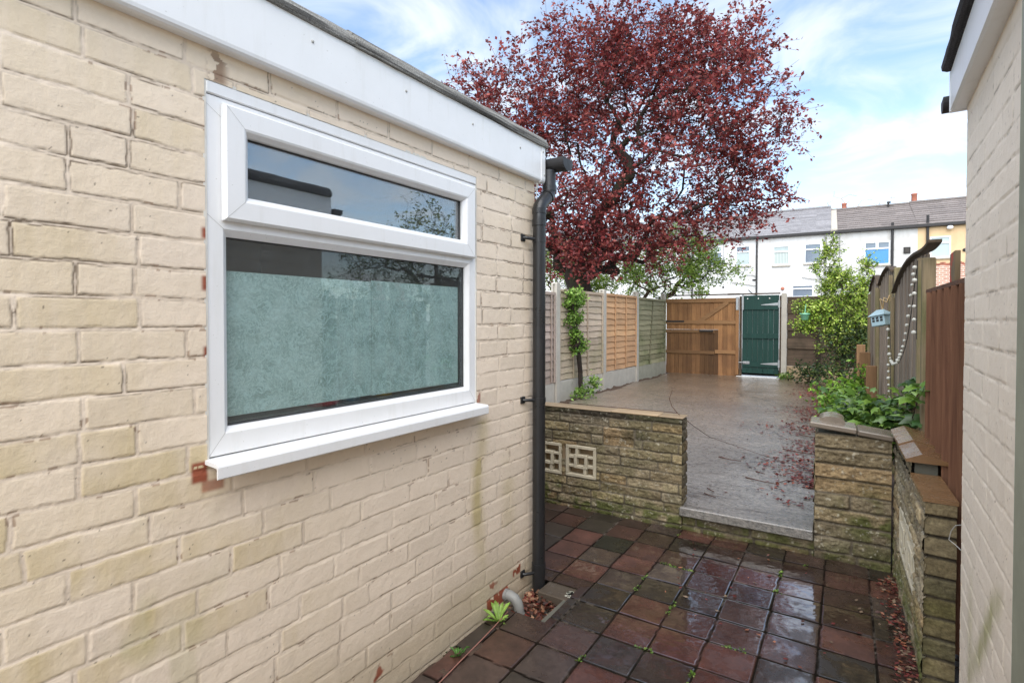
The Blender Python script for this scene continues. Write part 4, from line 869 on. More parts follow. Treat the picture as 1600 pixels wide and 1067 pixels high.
for i in range(11): a = PI*i/10; pts.append((.066*math.cos(a), .030*math.sin(a)+.008))
pts += [(-.066, 0), (.066, 0)]; k.prism(pts, (-.168, 3.60, .778), (1, 0, 0), (0, 0, 1), (-.012, .22, -.004), sm=True); cs = k.build('coping_stone', M['coping_grey']); tag(cs, 'pale rounded coping stone resting on left corner of the right pier', 'coping stone')
# side wall in front of the right building
sdir = Vector((-.05, 1, 0)).normalized(); sn = Vector((-1, -.05, 0)).normalized()
sw = thing('stone_wall', 'tall mossy stone wall ending in sawn blocks beside the right building', 'garden wall', (.2, 2.9, 0))
def sx(y): return .31-.05*y
uy = lambda y: y/sdir.y
scol = stone_col(lambda u, v: sstep(.5, .7, v)*.5*(u > 2.7)+.06, lambda u, v: sstep(.35, .0, v)*.8+.12, 450)
def scol2(*a): return scol(*a)*1.25
B0 = [(3.03, 3.30), (2.745, 3.02)]
masonry('stone_face', (.31, 0, 0), tuple(sdir), tuple(sn), span((2.505, 3.6, .006)), span((-.04, .70, .006)), -.04, .0765, blocks(2.4, 3.7, .3), scol2, sw, M['stone'], joint=.008, depth=.009, soft=.008, rock=.011, rock_s=30, rough=.001, seed=26, hole=[(a, b, .215, .452) for a, b in B0])
masonry('stone_face', (.31, 0, 0), tuple(sdir), tuple(sn), span((2.88, 3.6, .006)), span((.70, .762, .006)), .70, .0765, blocks(2.4, 3.7, .3), scol2, sw, M['stone'], joint=.008, depth=.009, soft=.008, rock=.011, rock_s=30, rough=.001, seed=27)
def saw_col(u, v, bid, P, prof, d, dt, db):
    c = np.array([lin(*q)[:3] for q in ((122, 112, 88), (110, 100, 76), (130, 118, 92), (104, 98, 76))])[(P[bid, 2]*3.99).astype(int)]*(.75+.4*fbm(u*30, v*30, 470, 4))[..., None]
    gr = np.clip(sstep(.5, .0, v)*.7*fbm(u*12, v*12, 475, 3)+np.exp(-((v-.30)/.05)**2)*.4, 0, .8); c = c*(1-gr[..., None])+np.array([.11, .11, .03])*gr[..., None]
    return c*prof[..., None]+np.array([.05, .042, .03])*(1-prof[..., None])
masonry('sawn_end', (sx(2.505), 2.505, 0), (1, 0, 0), (0, -1, 0), span((0, .094, .0045)), span((-.04, .70, .0045)), -.04, .0765, lambda k, rs: [-.1, .3], saw_col, sw, M['stone'], joint=.008, depth=.009, soft=.005, wob=.003, rock=.003, rock_s=26, rough=.001, tilt=.008, seed=28)
k = MB()
def sbox(k, y0, y1, z0, z1, a, b, t=0.42, bev=0): # box along the wall line, a..b across
    q = [Vector((sx(y)+o, y, z)) for y in (y0, y1) for o in (a, b) for z in (z0, z1)]
    k.add(q, [(0, 1, 3, 2), (4, 6, 7, 5), (0, 4, 5, 1), (2, 3, 7, 6), (1, 5, 7, 3), (0, 2, 6, 4)], 0, t)
sbox(k, 2.517, 2.744, -.04, .698, .012, .092); sbox(k, 3.304, 3.6, -.04, .698, .012, .092); sbox(k, 2.744, 3.304, -.04, .212, .012, .092); sbox(k, 2.744, 3.304, .455, .698, .012, .092); sbox(k, 2.744, 3.304, .2125, .4545, .075, .092); sbox(k, 2.90, 3.6, .6985, .762, .012, .092); k.build('wall_core', M['concrete_green'], sw)
k = MB(); sbox(k, 2.498, 2.877, .701, .716, -.006, .098, 1.0); k.build('coping', M['coping'], sw)
for (y0, y1, dz, mat_) in ((2.87, 3.16, 0, 'coping'), (3.166, 3.56, .006, 'coping')):
    k = MB(); P_ = []
    for y in (y0, y1):
        P_ += [Vector((sx(y)+o, y, z+dz)) for o, z in ((-.022, .763), (-.022, .775), (.035, .802), (.125, .778), (.125, .763))]
    k.add(P_, [(0, 1, 6, 5), (1, 2, 7, 6), (2, 3, 8, 7), (3, 4, 9, 8), (4, 0, 5, 9), (4, 3, 2, 1, 0), (5, 6, 7, 8, 9)]); k.build('coping_slab', M[mat_], sw)
for (a, b) in B0:
    k = MB(); screen(k, a+.004, b-.004, .219, .448, -.004, .06); k.v = [tuple(Vector((.31, 0, z))+sdir*x-sn*y) for x, y, z in k.v]; k.build('screen_block', M['screen'], sw)

# ================================================================== LEFT FENCE
LX = -3.98
POSTS = [(-3.97, 5.30, 1.93), (-3.975, 7.08, 1.935), (-3.98, 8.82, 1.915), (-3.985, 10.47, 1.945), (-4.02, 12.36, 1.985)]
PN = ['concrete fence post mostly hidden behind the black downpipe', 'broad concrete fence post left of the leafy climber', 'slim concrete fence post between climber panel and orange panel', 'slim concrete fence post between orange panel and mossy panel', 'concrete corner post beside the brown wooden gate']
for (x, y, z), lab in zip(POSTS, PN):
    t = thing('concrete_post', lab, 'fence post', (x, y, 0.0), 0, 'concrete posts of the garden fences')
    k = MB(); w = .052; k.prism([(-w, -w), (w, -w), (w, -.018), (w-.02, -.016), (w-.02, .016), (w, .018), (w, w), (-w, w), (-w, .018), (-w+.02, .016), (-w+.02, -.016), (-w, -.018)], (x, y, -.05), (0, 1, 0), (1, 0, 0), (0, 0, z-.0+.045))
    k.build('shaft', M['concrete'], t)
    k = MB(); k.prism([(-w, 0), (w, 0), (w*.7, .018), (-w*.7, .018)], (x-w, y, z-.0045), (0, 1, 0), (0, 0, 1), (2*w, 0, 0)); k.build('cap', M['concrete'], t)
def lap_panel(name, lab, y0, y1, ztop, zbot, mat, batt, seed, diag=False, gapt=0.0):
    """Overlap fence panel seen from its battened side."""
    rs = np.random.RandomState(seed); t = thing(name, lab, 'fence panel', (LX, (y0+y1)/2, zbot), 0, 'lap fence panels along the left side')
    n = max(8, int((ztop-zbot-.05)/.105)); dz = (ztop-.04-zbot)/n; k = MB()
    for i in range(n):
        z0 = zbot+i*dz; z1 = z0+dz*1.22; ph = rs.rand()*50; sag = (rs.rand()-.5)*.012; m_ = 16; V = []
        tt = tuple(np.clip((.82+.36*rs.rand())*np.array([1, .99+.03*rs.rand(), .97+.05*rs.rand()]), 0, 1.4))
        for j in range(m_+1):
            y = y0+.012+(y1-y0-.024)*j/m_; wv = (float(vnoise(np.array(y*6+ph), np.array(ph), 77))-.5)*.026+sag*(j/m_-.5)*2
            V += [(LX+.016, y, z0+wv), (LX+.0245, y, z0+wv+.002), (LX+.004, y, z1), (LX-.004, y, z1)]
        F = []
        for j in range(m_):
            a, b = j*4, (j+1)*4
            for q in range(4): F.append((a+q, b+q, b+(q+1) % 4, a+(q+1) % 4))
        F += [(0, 1, 2, 3), (m_*4+3, m_*4+2, m_*4+1, m_*4)]; k.add(V, F, 0, tt)
    k.build('slats', mat, t)
    k = MB(); k.box((LX+.012, y0, ztop-.045), (LX+.040, y1, ztop), bev=.003); k.box((LX-.012, y0, zbot-.002), (LX+.010, y1, zbot+.04), bev=.003)
    k.box((LX+.0265, y0, zbot), (LX+.046, y0+.034, ztop-.046), bev=.003).box((LX+.0265, y1-.034, zbot), (LX+.046, y1, ztop-.046), bev=.003); k.build('frame', mat, t)
    for f in batt:
        k = MB(); yb = y0+(y1-y0)*f
        if diag: 
            a, b = Vector((LX+.030, yb-.12, zbot+.02)), Vector((LX+.030, yb+.12, ztop-.06)); k.tube([a, b], .014, 4, t=.6)
        else: k.box((LX+.0265, yb-.013, zbot+.01), (LX+.044, yb+.013, ztop-.047), bev=.003, t=.88)
        k.build('batten', mat, t)
    return t
lap_panel('fence_panel', 'greyish pink lap fence panel next to the black downpipe', 5.36, 7.02, 1.800, .42, M['fence_pink'], (.33, .66, .93), 1)
lap_panel('fence_panel', 'weathered pale grey lap fence panel behind the leafy climber', 7.14, 8.765, 1.860, .43, M['fence_grey'], (.30, .62), 2)
lap_panel('fence_panel', 'new bright orange lap fence panel', 8.875, 10.415, 1.865, .43, M['fence_orange'], (.30, .64), 3)
lap_panel('fence_panel', 'mossy green lap fence panel with a slanting batten', 10.525, 12.30, 1.850, .41, M['fence_green'], (.45,), 4, True)
for y0, y1, lab, mm in ((5.35, 7.03, 'low concrete gravel board under greyish pink fence panel', 'concrete'), (7.13, 8.77, 'streaked concrete gravel board behind foot of the climber', 'concrete'), (8.87, 10.42, 'pale concrete gravel board under orange fence panel', 'concrete'), (10.52, 12.31, 'greenish concrete gravel board under mossy fence panel', 'concrete_green')):
    k = MB(); k.box((LX-.022, y0, .0), (LX+.022, y1, .417), bev=.006); o = k.build('gravel_board', M[mm]); tag(o, lab, 'gravel board', 'concrete gravel boards')

# ================================================================== BACK GATES
BO = gn*(12.6*math.cos(GA))
def bthing(name, lab, cat, s, z=0.12, group=None): return thing(name, lab, cat, tuple(BO+ge*s+Vector((0, 0, z))), GA, group)
rs = np.random.RandomState(9)
gw = bthing('wooden_gate', 'wide brown wooden gate with diagonal brace at back of yard', 'gate', 0, 0)
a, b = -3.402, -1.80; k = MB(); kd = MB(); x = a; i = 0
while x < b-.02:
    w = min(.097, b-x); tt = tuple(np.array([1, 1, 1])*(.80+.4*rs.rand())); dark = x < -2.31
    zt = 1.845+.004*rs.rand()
    if dark: k.box((x+.001, 0, 1.16), (x+w-.0015, .02, zt), t=tt, bev=.002); kd.box((x+.001, -.002, .125), (x+w-.0015, .018, 1.157), t=tuple(q*(.30 if x > -2.70 else .58) for q in tt), bev=.002)  # lower left boards tinted darker, darkest beside the plain ones
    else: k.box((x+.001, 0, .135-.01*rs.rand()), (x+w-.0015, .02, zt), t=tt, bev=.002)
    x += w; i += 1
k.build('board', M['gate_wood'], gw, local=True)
bd = kd.build('board', M['gate_wood'], gw, local=True); bd['label'] = 'darker tinted boards at the lower left of the gate'
for z, hh, x0, x1, t_ in ((1.775, .095, a, b, .95), (1.285, .085, a, b, .95), (.62, .08, -2.30, b, 1.0)):
    k = MB(); k.box((x0, -.036, z), (x1, -.0005 if x0 > -3 else -.0025, z+hh), bev=.004, t=t_); k.build('rail', M['gate_rail'], gw, local=True)
k = MB(); k.box((a, -.030, .60), (-2.31, -.0025, .67), bev=.004, t=.55).box((a, -.03, 1.08), (-2.31, -.0025, 1.155), bev=.004, t=.62); k.build('rail', M['gate_rail'], gw, local=True)
k = MB(); A, B_ = Vector((-2.70, 0, 1.30)), Vector((-2.03, 0, 1.78)); d = (B_-A).normalized(); q = Vector((-d.z, 0, d.x))*.045
V_ = [A-q, A+q, B_+q, B_-q]; k.add([p+Vector((0, -.0335, 0)) for p in V_]+[p+Vector((0, -.001, 0)) for p in V_], [(0, 3, 2, 1), (4, 5, 6, 7), (0, 1, 5, 4), (1, 2, 6, 5), (2, 3, 7, 6), (3, 0, 4, 7)], 0, .9); k.build('brace', M['gate_rail'], gw, local=True)
k = MB(); k.box((-1.865, -.040, .17), (-1.80, -.0365, 1.86), bev=.001, t=.92).box((-1.865, -.0365, .17), (-1.80, -.0005, .615), bev=.001, t=.92); k.build('stile', M['gate_wood'], gw, local=True)
k = MB(); k.box((-3.40, -.046, 1.325), (-2.98, -.037, 1.365), bev=.002); k.build('hinge', M['dark_metal'], gw, local=True)
k = MB(); k.box((-2.64, -.060, 1.105), (-2.335, -.031, 1.150), bev=.008); k.build('latch_block', M['dark_metal'], gw, local=True)
k = MB(); k.box((-1.86, -.05, 1.60), (-1.805, -.0405, 1.89), bev=.002); k.build('bracket', M['steel'], gw, local=True)
gg = bthing('green_gate', 'narrow dark green painted ledged gate with steel strap hinges', 'gate', 0, 0)
a, b = -1.735, -1.005; k = MB(); x = a
while x < b-.02:
    w = min(.104, b-x); k.box((x+.001, 0, .215), (x+w-.001, .02, 1.915), t=.85+.3*rs.rand(), bev=.003); x += w
k.build('board', M['gate_green'], gg, local=True)
for z0, z1 in ((1.60, 1.905), (.975, 1.085), (.355, .46)):
    k = MB(); k.box((a+.004, -.028, z0), (b-.004, -.0005, z1), bev=.004); k.build('ledge', M['gate_green'], gg, local=True)
for z in (1.70, .42):
    k = MB(); y = -.0305; k.add([(b-.35, y, z), (b-.35, y, z+.012), (b-.02, y, z+.052), (b-.02, y, z-.012), (b-.35, y-.005, z), (b-.35, y-.005, z+.012), (b-.02, y-.005, z+.052), (b-.02, y-.005, z-.012)], [(0, 1, 2, 3), (7, 6, 5, 4), (0, 4, 5, 1), (1, 5, 6, 2), (2, 6, 7, 3), (3, 7, 4, 0)]).box((b-.015, y-.012, z-.06), (b+.02, y+.004, z+.10), bev=.002); k.build('hinge', M['steel'], gg, local=True)
k = MB(); k.tube([(a-.06, -.048, .445), (a+.15, -.048, .445)], .011, 8).box((a+.03, -.052, .415), (a+.16, -.029, .475), bev=.002); k.build('bolt', M['steel'], gg, local=True)
k = MB(); k.box((a-.004, -.06, 1.60), (a+.035, -.029, 1.93), bev=.003); k.build('bracket', M['steel'], gg, local=True)
for x in (-1.625, -1.41, -1.19):
    k = MB(); k.lathe([(0, .006), (.012, .005), (.014, 0)], (0, 0, 0), 10); k.v = [(x+p, -.029-r, 1.845+q) for p, q, r in k.v]; k.build('white_dot', M['white_step'], gg, local=True)  # small raised white dots across the top ledge
for x0, x1, lab in ((-1.792, -1.745, 'dark timber gate post between brown gate and green gate'), (-.998, -.965, 'dark timber gate post against the right concrete post')):
    k = MB(); k.box((x0, -.03, .02), (x1, .05, 1.90), bev=.004); o = k.build('gate_post', M['sleeper'], None, local=True); o.location = BO; o.rotation_euler = (0, 0, GA); tag(o, lab, 'gate post', 'timber gate posts')
k = MB(); k.box((-3.40, -.01, 1.935), (-.985, .03, 1.965), bev=.003); k.box((-2.04, -.012, 1.93), (-1.78, -.0105, 1.97)); o = k.build('batten', M['sleeper'], None, local=True); o.location = BO; o.rotation_euler = (0, 0, GA); tag(o, 'thin dark timber batten running above both back gates', 'batten')
k = MB(); k.box((-1.85, -.05, .04), (-.97, .30, .142), bev=.006); o = k.build('doorstep', M['white_step'], None, local=True); o.location = BO; o.rotation_euler = (0, 0, GA); tag(o, 'white doorstep showing under the green gate', 'doorstep')
t = thing('concrete_post', 'tall pale concrete post right of the green gate', 'fence post', tuple(BO+ge*-.91), GA, 'concrete posts of the garden fences')
k = MB(); k.box((-.052, -.06, -.05), (.052, .05, 1.93), bev=.008); k.build('shaft', M['concrete'], t, local=True)
k = MB(); k.box((-.045, -.052, 1.931), (.045, .042, 1.945), bev=.006); k.build('cap', M['concrete'], t, local=True)
tf = bthing('timber_fence', 'dark weathered horizontal board fence behind the yellow green shrub', 'fence', 0, 0)
k = MB(); z = .41; i = 0
while z < 1.84:
    hh = (.19, .17, .21, .18)[i % 4]; hh = min(hh, 1.86-z); k.box((-.855, (0, .0255)[i % 2], z-.012*(i % 2)), (.75, (.025, .05)[i % 2], z+hh+.012*(i % 2)), t=.7+.6*rs.rand(), bev=.004); z += hh; i += 1
k.build('board', M['sleeper'], tf, local=True)
for x in (-.30, .35): k = MB(); k.box((x, -.035, .16), (x+.06, -.002, 1.30 if x < 0 else 1.8), bev=.004, t=.55); k.build('upright', M['sleeper'], tf, local=True)
k = MB(); k.box((-.856, -.005, .02), (.75, .04, .405), bev=.006); o = k.build('gravel_board', M['coping_dry'], None, local=True); o.location = BO; o.rotation_euler = (0, 0, GA); tag(o, 'buff concrete gravel board under the dark timber fence', 'gravel board', 'concrete gravel boards')

# ================================================================== RIGHT FENCE (wavy tops, seen obliquely)
def arch_panel(lab, y0, y1, curve, seed, trim_extra=0.0):
    rs = np.random.RandomState(seed); ang = math.atan2(.05, 1); root = thing('fence_panel', lab, 'fence panel', (FX((y0+y1)/2), (y0+y1)/2, .15), 0, 'arched fence panels along the right side')
    k = MB(); n = int(round((y1-y0)/.098)); 
    for i in range(n):
        ya, yb = y0+(y1-y0)*i/n+.002, y0+(y1-y0)*(i+1)/n-.002; xo = .006*(i % 2)+rs.rand()*.004; za, zb = np.interp([ya, yb], *zip(*curve)); t_ = .78+.45*rs.rand()
        q = [(FX(y)-xo+o, y, z) for o in (0, .018) for y, z in ((ya, .22), (yb, .22), (yb, zb-.03), (ya, za-.03))]
        k.add(q, [(0, 1, 2, 3), (7, 6, 5, 4), (0, 4, 5, 1), (1, 5, 6, 2), (2, 6, 7, 3), (3, 7, 4, 0)], 0, t_)
    k.build('board', M['wave'], root)
    k = MB(); ys = np.linspace(y0-trim_extra, y1, 24); V = []
    for y in ys:
        z = float(np.interp(y, *zip(*curve))); z += .28*max(0, y0-y)**2 if trim_extra else 0
        V += [(FX(y)-.030, y, z-.015), (FX(y)+.026, y, z-.015), (FX(y)+.026, y, z), (FX(y)-.030, y, z)]
    F = [(i*4+j, (i+1)*4+j, (i+1)*4+(j+1) % 4, i*4+(j+1) % 4) for i in range(23) for j in range(4)]+[(0, 1, 2, 3), (95, 94, 93, 92)]; k.add(V, F); k.build('arched_trim', M['wave_trim'], root)
    for y in (y0, y1-.04): 
        z = float(np.interp(y+.02, *zip(*curve)))-.05; k = MB(); k.add([(FX(yy)+o, yy, zz) for o in (-.036, -.012) for yy, zz in ((y, .2), (y+.04, .2), (y+.04, z), (y, z))], [(0, 1, 2, 3), (7, 6, 5, 4), (0, 4, 5, 1), (1, 5, 6, 2), (2, 6, 7, 3), (3, 7, 4, 0)], 0, 1.15); k.build('stile', M['post_wood'], root)
    return root
arch_panel('nearest arched grey fence panel with its dark trim springing loose', 3.70, 5.27, [(3.3, 1.76), (3.70, 1.775), (4.0, 1.785), (4.3, 1.780), (4.6, 1.752), (4.85, 1.712), (5.05, 1.668), (5.27, 1.612)], 5, .30)
arch_panel('middle arched grey fence panel behind the hanging tin house', 5.40, 6.80, [(5.40, 1.80), (5.6, 1.845), (5.8, 1.862), (6.1, 1.855), (6.4, 1.83), (6.65, 1.79), (6.8, 1.755)], 6)
arch_panel('farthest arched grey fence panel beside the yellow green shrub', 6.95, 8.30, [(6.95, 1.77), (7.15, 1.86), (7.37, 1.90), (7.6, 1.90), (7.9, 1.865), (8.12, 1.83), (8.3, 1.76)], 7)
for y, z, x_, lab in ((3.60, 1.715, 0, 'greenish timber post between arched grey panel and red brown boards'), (5.335, 1.81, .02, 'timber post between nearest and middle arched panels'), (6.875, 1.78, .02, 'timber post between middle and farthest arched panels'), (8.37, 1.70, .0, 'farthest timber post of the arched fence by the shrub')):
    k = MB(); k.box((FX(y)-.030+x_, y-.036, .1), (FX(y)+.028+x_, y+.036, z), bev=.006)
    o = k.build('timber_post', M['post_wood']); tag(o, lab, 'fence post', 'timber posts of the right fence')
for i, (y, xo, z) in enumerate(((3.20, .035, 1.700), (3.02, .065, 1.690))):
    k = MB(); k.box((FX(y)+xo, y-.08, .2), (FX(y)+xo+.022, y+.085, z), bev=.003); o = k.build('short_board', M['redpatch']); tag(o, ('narrow old board with peeling red paint beside greenish post', 'red streaked old board just above the red brown boards')[i], 'board', 'boards with peeling red paint')
ct = thing('closeboard_panel', 'red brown vertical board fence panel next to the right building', 'fence panel', (FX(3.0), 3.0, .2))
k = MB(); y = 3.50
i = 0
while y > 2.30:
    t_ = (.60, 1.15)[i % 2]*(.85+.3*rs.rand()); x = FX(y)-(0, .016)[i % 2]
    k.add([(x+.004, y, .12), (x-.020, y-.070, .12), (x-.020, y-.070, 1.520), (x+.004, y, 1.520), (x+.018, y, .12), (x+.016, y-.070, .12), (x+.016, y-.070, 1.520), (x+.018, y, 1.520)], [(0, 1, 2, 3), (7, 6, 5, 4), (0, 4, 5, 1), (1, 5, 6, 2), (2, 6, 7, 3), (3, 7, 4, 0)], 0, t_); y -= .078; i += 1
k.build('board', M['close'], ct)
k = MB(); k.add([(FX(y)+o, y, z) for y in (3.5, 2.3) for o, z in ((-.024, 1.521), (.03, 1.521), (.03, 1.540), (-.024, 1.540))], [(0, 1, 2, 3), (7, 6, 5, 4), (0, 4, 5, 1), (1, 5, 6, 2), (2, 6, 7, 3), (3, 7, 4, 0)], 0, .7); k.build('capping', M['close'], ct)
for x, y, z, lab in ((.345, 3.36, .785, 'tallest sawn timber stake behind the side stone wall'), (.345, 3.05, .70, 'middle sawn timber stake in the gap by the right building'), (.333, 2.80, .695, 'nearest sawn timber stake in the gap by the right building')):
    k = MB(); k.prism([(-.022, 0), (.022, 0), (.022, z-.012), (.012, z), (-.022, z-.02)], (x-.01, y, 0), (0, 1, 0), (0, 0, 1), (.02, .002, 0)); o = k.build('stake', M['stake']); tag(o, lab, 'stake', 'sawn stakes by the side wall')
for x, y, z, w, lab in ((-.06, 9.0, 1.03, .07, 'low brown stub post beside base of yellow green shrub'), (-.005, 7.7, .99, .075, 'low square brown stub post in front of arched fence'), (.05, 6.3, .93, .06, 'low grey stub post below the hanging tin house')):
    k = MB(); k.box((x-w, y-w*.6, .1), (x+w*.5, y+w*.6, z), bev=.006); k.box((x-w-.012, y-w*.3, z-.20), (x-w-.0005, y+w*.3, z-.13), bev=.003, t=.4); o = k.build('stub_post', M['stake']); tag(o, lab, 'stub post', 'low stub posts by the right fence')

# hanging tin house lantern
T = Vector((FX(5.3)-.085, 5.30, 1.335)); tl = thing('hanging_lantern', 'small pale blue tin house hanging by a cord from the fence', 'lantern', tuple(T))
Rz = Matrix.Translation(T) @ Matrix.Rotation(math.radians(-38), 4, 'Z') @ Matrix.Rotation(math.radians(-10), 4, 'Y')
k = MB(); k.box((-.058, -.044, 0), (.058, .044, .085), bev=.003, mat=Rz); k.build('body', M['tin'], tl)
k = MB(); k.add([tuple(Rz @ Vector(p)) for p in ((-.072, -.058, .0845), (.072, -.058, .0845), (.072, .058, .0845), (-.072, .058, .0845), (-.030, 0, .135), (.030, 0, .135))], [(0, 1, 5, 4), (2, 3, 4, 5), (1, 2, 5), (3, 0, 4), (3, 2, 1, 0)], 0, .9); k.build('roof', M['tin'], tl)
for dx in (-.034, 0, .034):
    k = MB()
    for dz in (.034, .056): k.box((dx-.0105, -.0462, dz), (dx+.0105, -.0443, dz+.017), mat=Rz)
    k.build('window', M['dark_metal'], tl)
k = MB(); top = T+Vector((0, 0, .13)); pk = Vector((FX(5.27)-.04, 5.27, 1.585)); k.tube([top, top+Vector((.012, .004, .10)), pk+Vector((.006, 0, -.05)), pk], .006, 6).tube([top, top+Vector((-.016, -.006, .09)), pk+Vector((-.018, -.004, -.06)), pk], .006, 6); k.build('cord', M['rope'], tl)
def garland(lab, pts, nb, seed):
    t = thing('shell_garland', lab, 'garland', tuple(pts[0]), group='shell garlands on the right fence'); k = MB(); P_ = [Vector(p) for p in pts]; k.tube(P_, .0022, 5); k.build('cord', M['dark_metal'], t)
    L_ = [0]
    for a, b in zip(P_, P_[1:]): L_.append(L_[-1]+(b-a).length)
    rs = np.random.RandomState(seed)
    for i in range(nb):
        s = L_[-1]*(i+.5)/nb; j = max(q for q in range(len(L_)) if L_[q] <= s); j = min(j, len(P_)-2); p = P_[j].lerp(P_[j+1], (s-L_[j])/(L_[j+1]-L_[j])); k = MB(); r = .0085+.006*rs.rand()
        k.lathe([(0, -r), (r*.7, -r*.75), (r, -.1*r), (r*.8, r*.6), (0, r)], p+Vector((-.012, (rs.rand()-.5)*.012, 0)), 8); k.build('bead', M['shell'], t)
o_ = -.045
P1 = [(FX(y)+o_, y, z) for y, z in ((3.66, 1.665), (3.72, 1.60), (3.78, 1.54), (3.84, 1.46), (3.92, 1.375), (4.02, 1.285), (4.14, 1.21), (4.30, 1.145), (4.50, 1.085), (4.72, 1.062), (4.92, 1.075), (5.04, 1.12), (5.10, 1.19), (5.14, 1.27), (5.18, 1.34))]
garland('long string of pearly shells looping below the hanging tin house', P1, 24, 1)
P2 = [(FX(3.6)-.052, 3.56+.01*math.sin(i*2), z) for i, z in enumerate(np.linspace(1.70, 1.28, 9))]
garland('short string of pearly shells hanging down the greenish post', P2, 6, 2)
P3 = [(FX(y)+o_-.01, y, z) for y, z in ((4.98, 1.06), (4.95, .98), (4.93, .90), (4.90, .83), (4.86, .78))]
garland('loose end of pearly shells dangling above the leafy shrub', P3, 6, 3)

# ================================================================== HOUSES ACROSS THE LANE
HA = .06; hn = Vector((-math.sin(HA), math.cos(HA), 0)); HO = tuple(hn*31)
hs = lambda s: tuple(Vector(HO)+Vector((math.cos(HA), math.sin(HA), 0))*s)
EZ = 5.81
def house(lab, s0, s1, wmat, rmat, rid, rowh, seed, base=-.16, upper=None):
    rs = np.random.RandomState(seed); h = thing('terraced_house', lab, 'house', hs((s0+s1)/2), HA, 'terraced houses across the back lane'); c = (s0+s1)/2
    k = MB(); k.box((s0-c, 0, base if upper is None else upper), (s1-c, 6.0, EZ-.02)); wl = k.build('wall', wmat, h, local=True)
    if upper is not None: k = MB(); k.box((s0-c, -.0015, base), (s1-c, 6.0, upper-.0005)); k.build('wall', M['redbrick'], h, local=True)
    # roof laid in courses
    k = MB(); n = int(3.45/rowh); V0 = Vector((0, -.12, EZ+.02)); V1 = Vector((0, 3.0, rid)); sl = (V1-V0)/n; up_ = Vector((0, -(V1-V0).z, (V1-V0).y)).normalized()
    m_ = max(1, int((s1-s0)/.6))
    for i in range(n):
        p = V0+sl*i; q = p+sl*1.15
        for j in range(m_):
            xa, xb = s0-c+(s1-s0)*j/m_, s0-c+(s1-s0)*(j+1)/m_; t_ = .85+.3*rs.rand(); lift = rowh*.11*(.8+.5*rs.rand())
            v = [Vector((xa, 0, 0))+p, Vector((xb, 0, 0))+p, Vector((xb, 0, 0))+p+up_*lift, Vector((xa, 0, 0))+p+up_*lift, Vector((xa, 0, 0))+q, Vector((xb, 0, 0))+q]
            k.add(v, [(0, 1, 2, 3), (3, 2, 5, 4)], 0, t_)
    k.add([(s0-c, -.12, EZ), (s1-c, -.12, EZ), (s1-c, 3.0, rid-.03), (s0-c, 3.0, rid-.03), (s0-c, 6.1, EZ), (s1-c, 6.1, EZ)], [(0, 1, 2, 3), (3, 2, 5, 4), (0, 3, 4), (1, 5, 2)], 0, .9)
    rf = k.build('roof', rmat, h, local=True)
    k = MB(); k.tube([(s0-c, 3.0, rid+.03), (s1-c, 3.0, rid+.03)], .085, 8, t=.8); k.build('ridge', rmat, rf, local=True)
    k = MB(); k.prism([(-.20, EZ-.10), (-.09, EZ-.13), (-.002, EZ-.13), (-.002, EZ+.0), (-.20, EZ+.01)], (s0-c, 0, 0), (0, 1, 0), (0, 0, 1), (s1-s0, 0, 0)); k.build('gutter', M['black_gutter'], h, local=True)
    return h, c
def hwindow(h, c, s0, s1, z0, z1, panes, kind='top', sill=True):
    """Casement window: frame, panes and sill; 'top' = one light over one, 'two' = two small lights over one."""
    k = MB(); x0, x1 = s0-c, s1-c; f = .055; zt = z1-(z1-z0)*.30
    k.box((x0, -.04, z0), (x0+f, .03, z1)).box((x1-f, -.04, z0), (x1, .03, z1)).box((x0+f, -.04, z0), (x1-f, .03, z0+f)).box((x0+f, -.04, z1-f), (x1-f, .03, z1)).box((x0+f, -.045, zt-f*.6), (x1-f, .03, zt+f*.6))
    if kind == 'two': k.box(((x0+x1)/2-f, -.045, zt+f*.6), ((x0+x1)/2+f, .03, z1-f))
    w = k.build('window', M['house_upvc'], h, local=True)
    k = MB(); k.box((x0+f, -.006, zt+f*.6), (x1-f, -.003, z1-f)); k.build('pane', panes[0], w, local=True); k = MB(); k.box((x0+f, -.006, z0+f), (x1-f, -.003, zt-f*.6)); k.build('pane', panes[1], w, local=True)
    if sill: k = MB(); k.box((x0-.05, -.09, z0-.07), (x1+.05, 0, z0-.002), bev=.01); k.build('sill', M['concrete'], w, local=True)
def hpipe(h, c, s, z0, z1, mat='black_gutter', r=.04, name='downpipe', pts=None):
    k = MB(); k.tube(pts if pts else [(s-c, -.07, z0), (s-c, -.07, z1)], r, 8); k.build(name, M[mat], h, local=True)
hA, cA = house('white painted terraced house mostly behind the red leaved tree', -17.0, -3.06, M['house_white'], M['slate'], 7.50, .17, 1)
for s0, s1, z0, z1, p in ((-7.20, -6.50, 4.32, 5.42, ('pane_dark', 'pane_pale')), (-5.50, -4.84, 4.36, 5.44, ('pane_pale', 'pane_dark')), (-4.16, -3.42, 4.31, 5.38, ('pane_dark', 'pane_pale')), (-10.5, -9.8, 4.3, 5.35, ('pane_dark', 'pane_pale'))): hwindow(hA, cA, s0, s1, z0, z1, [M[q] for q in p])
for s, r in ((-3.10, .045), (-6.43, .035), (-6.05, .045), (-12, .04)): hpipe(hA, cA, s, 0, EZ-.1, 'black_gutter' if s != -6.05 else 'grey_plastic', r)
hpipe(hA, cA, 0, 0, 0, 'grey_plastic', .02, 'waste_pipe', [(-4.35-cA, -.05, 3.42), (-3.6-cA, -.05, 3.28), (-3.12-cA, -.06, 3.20)]); hpipe(hA, cA, 0, 0, 0, 'grey_plastic', .02, 'waste_pipe', [(-3.7-cA, -.05, 3.80), (-3.3-cA, -.05, 3.78), (-3.12-cA, -.06, 3.70)])
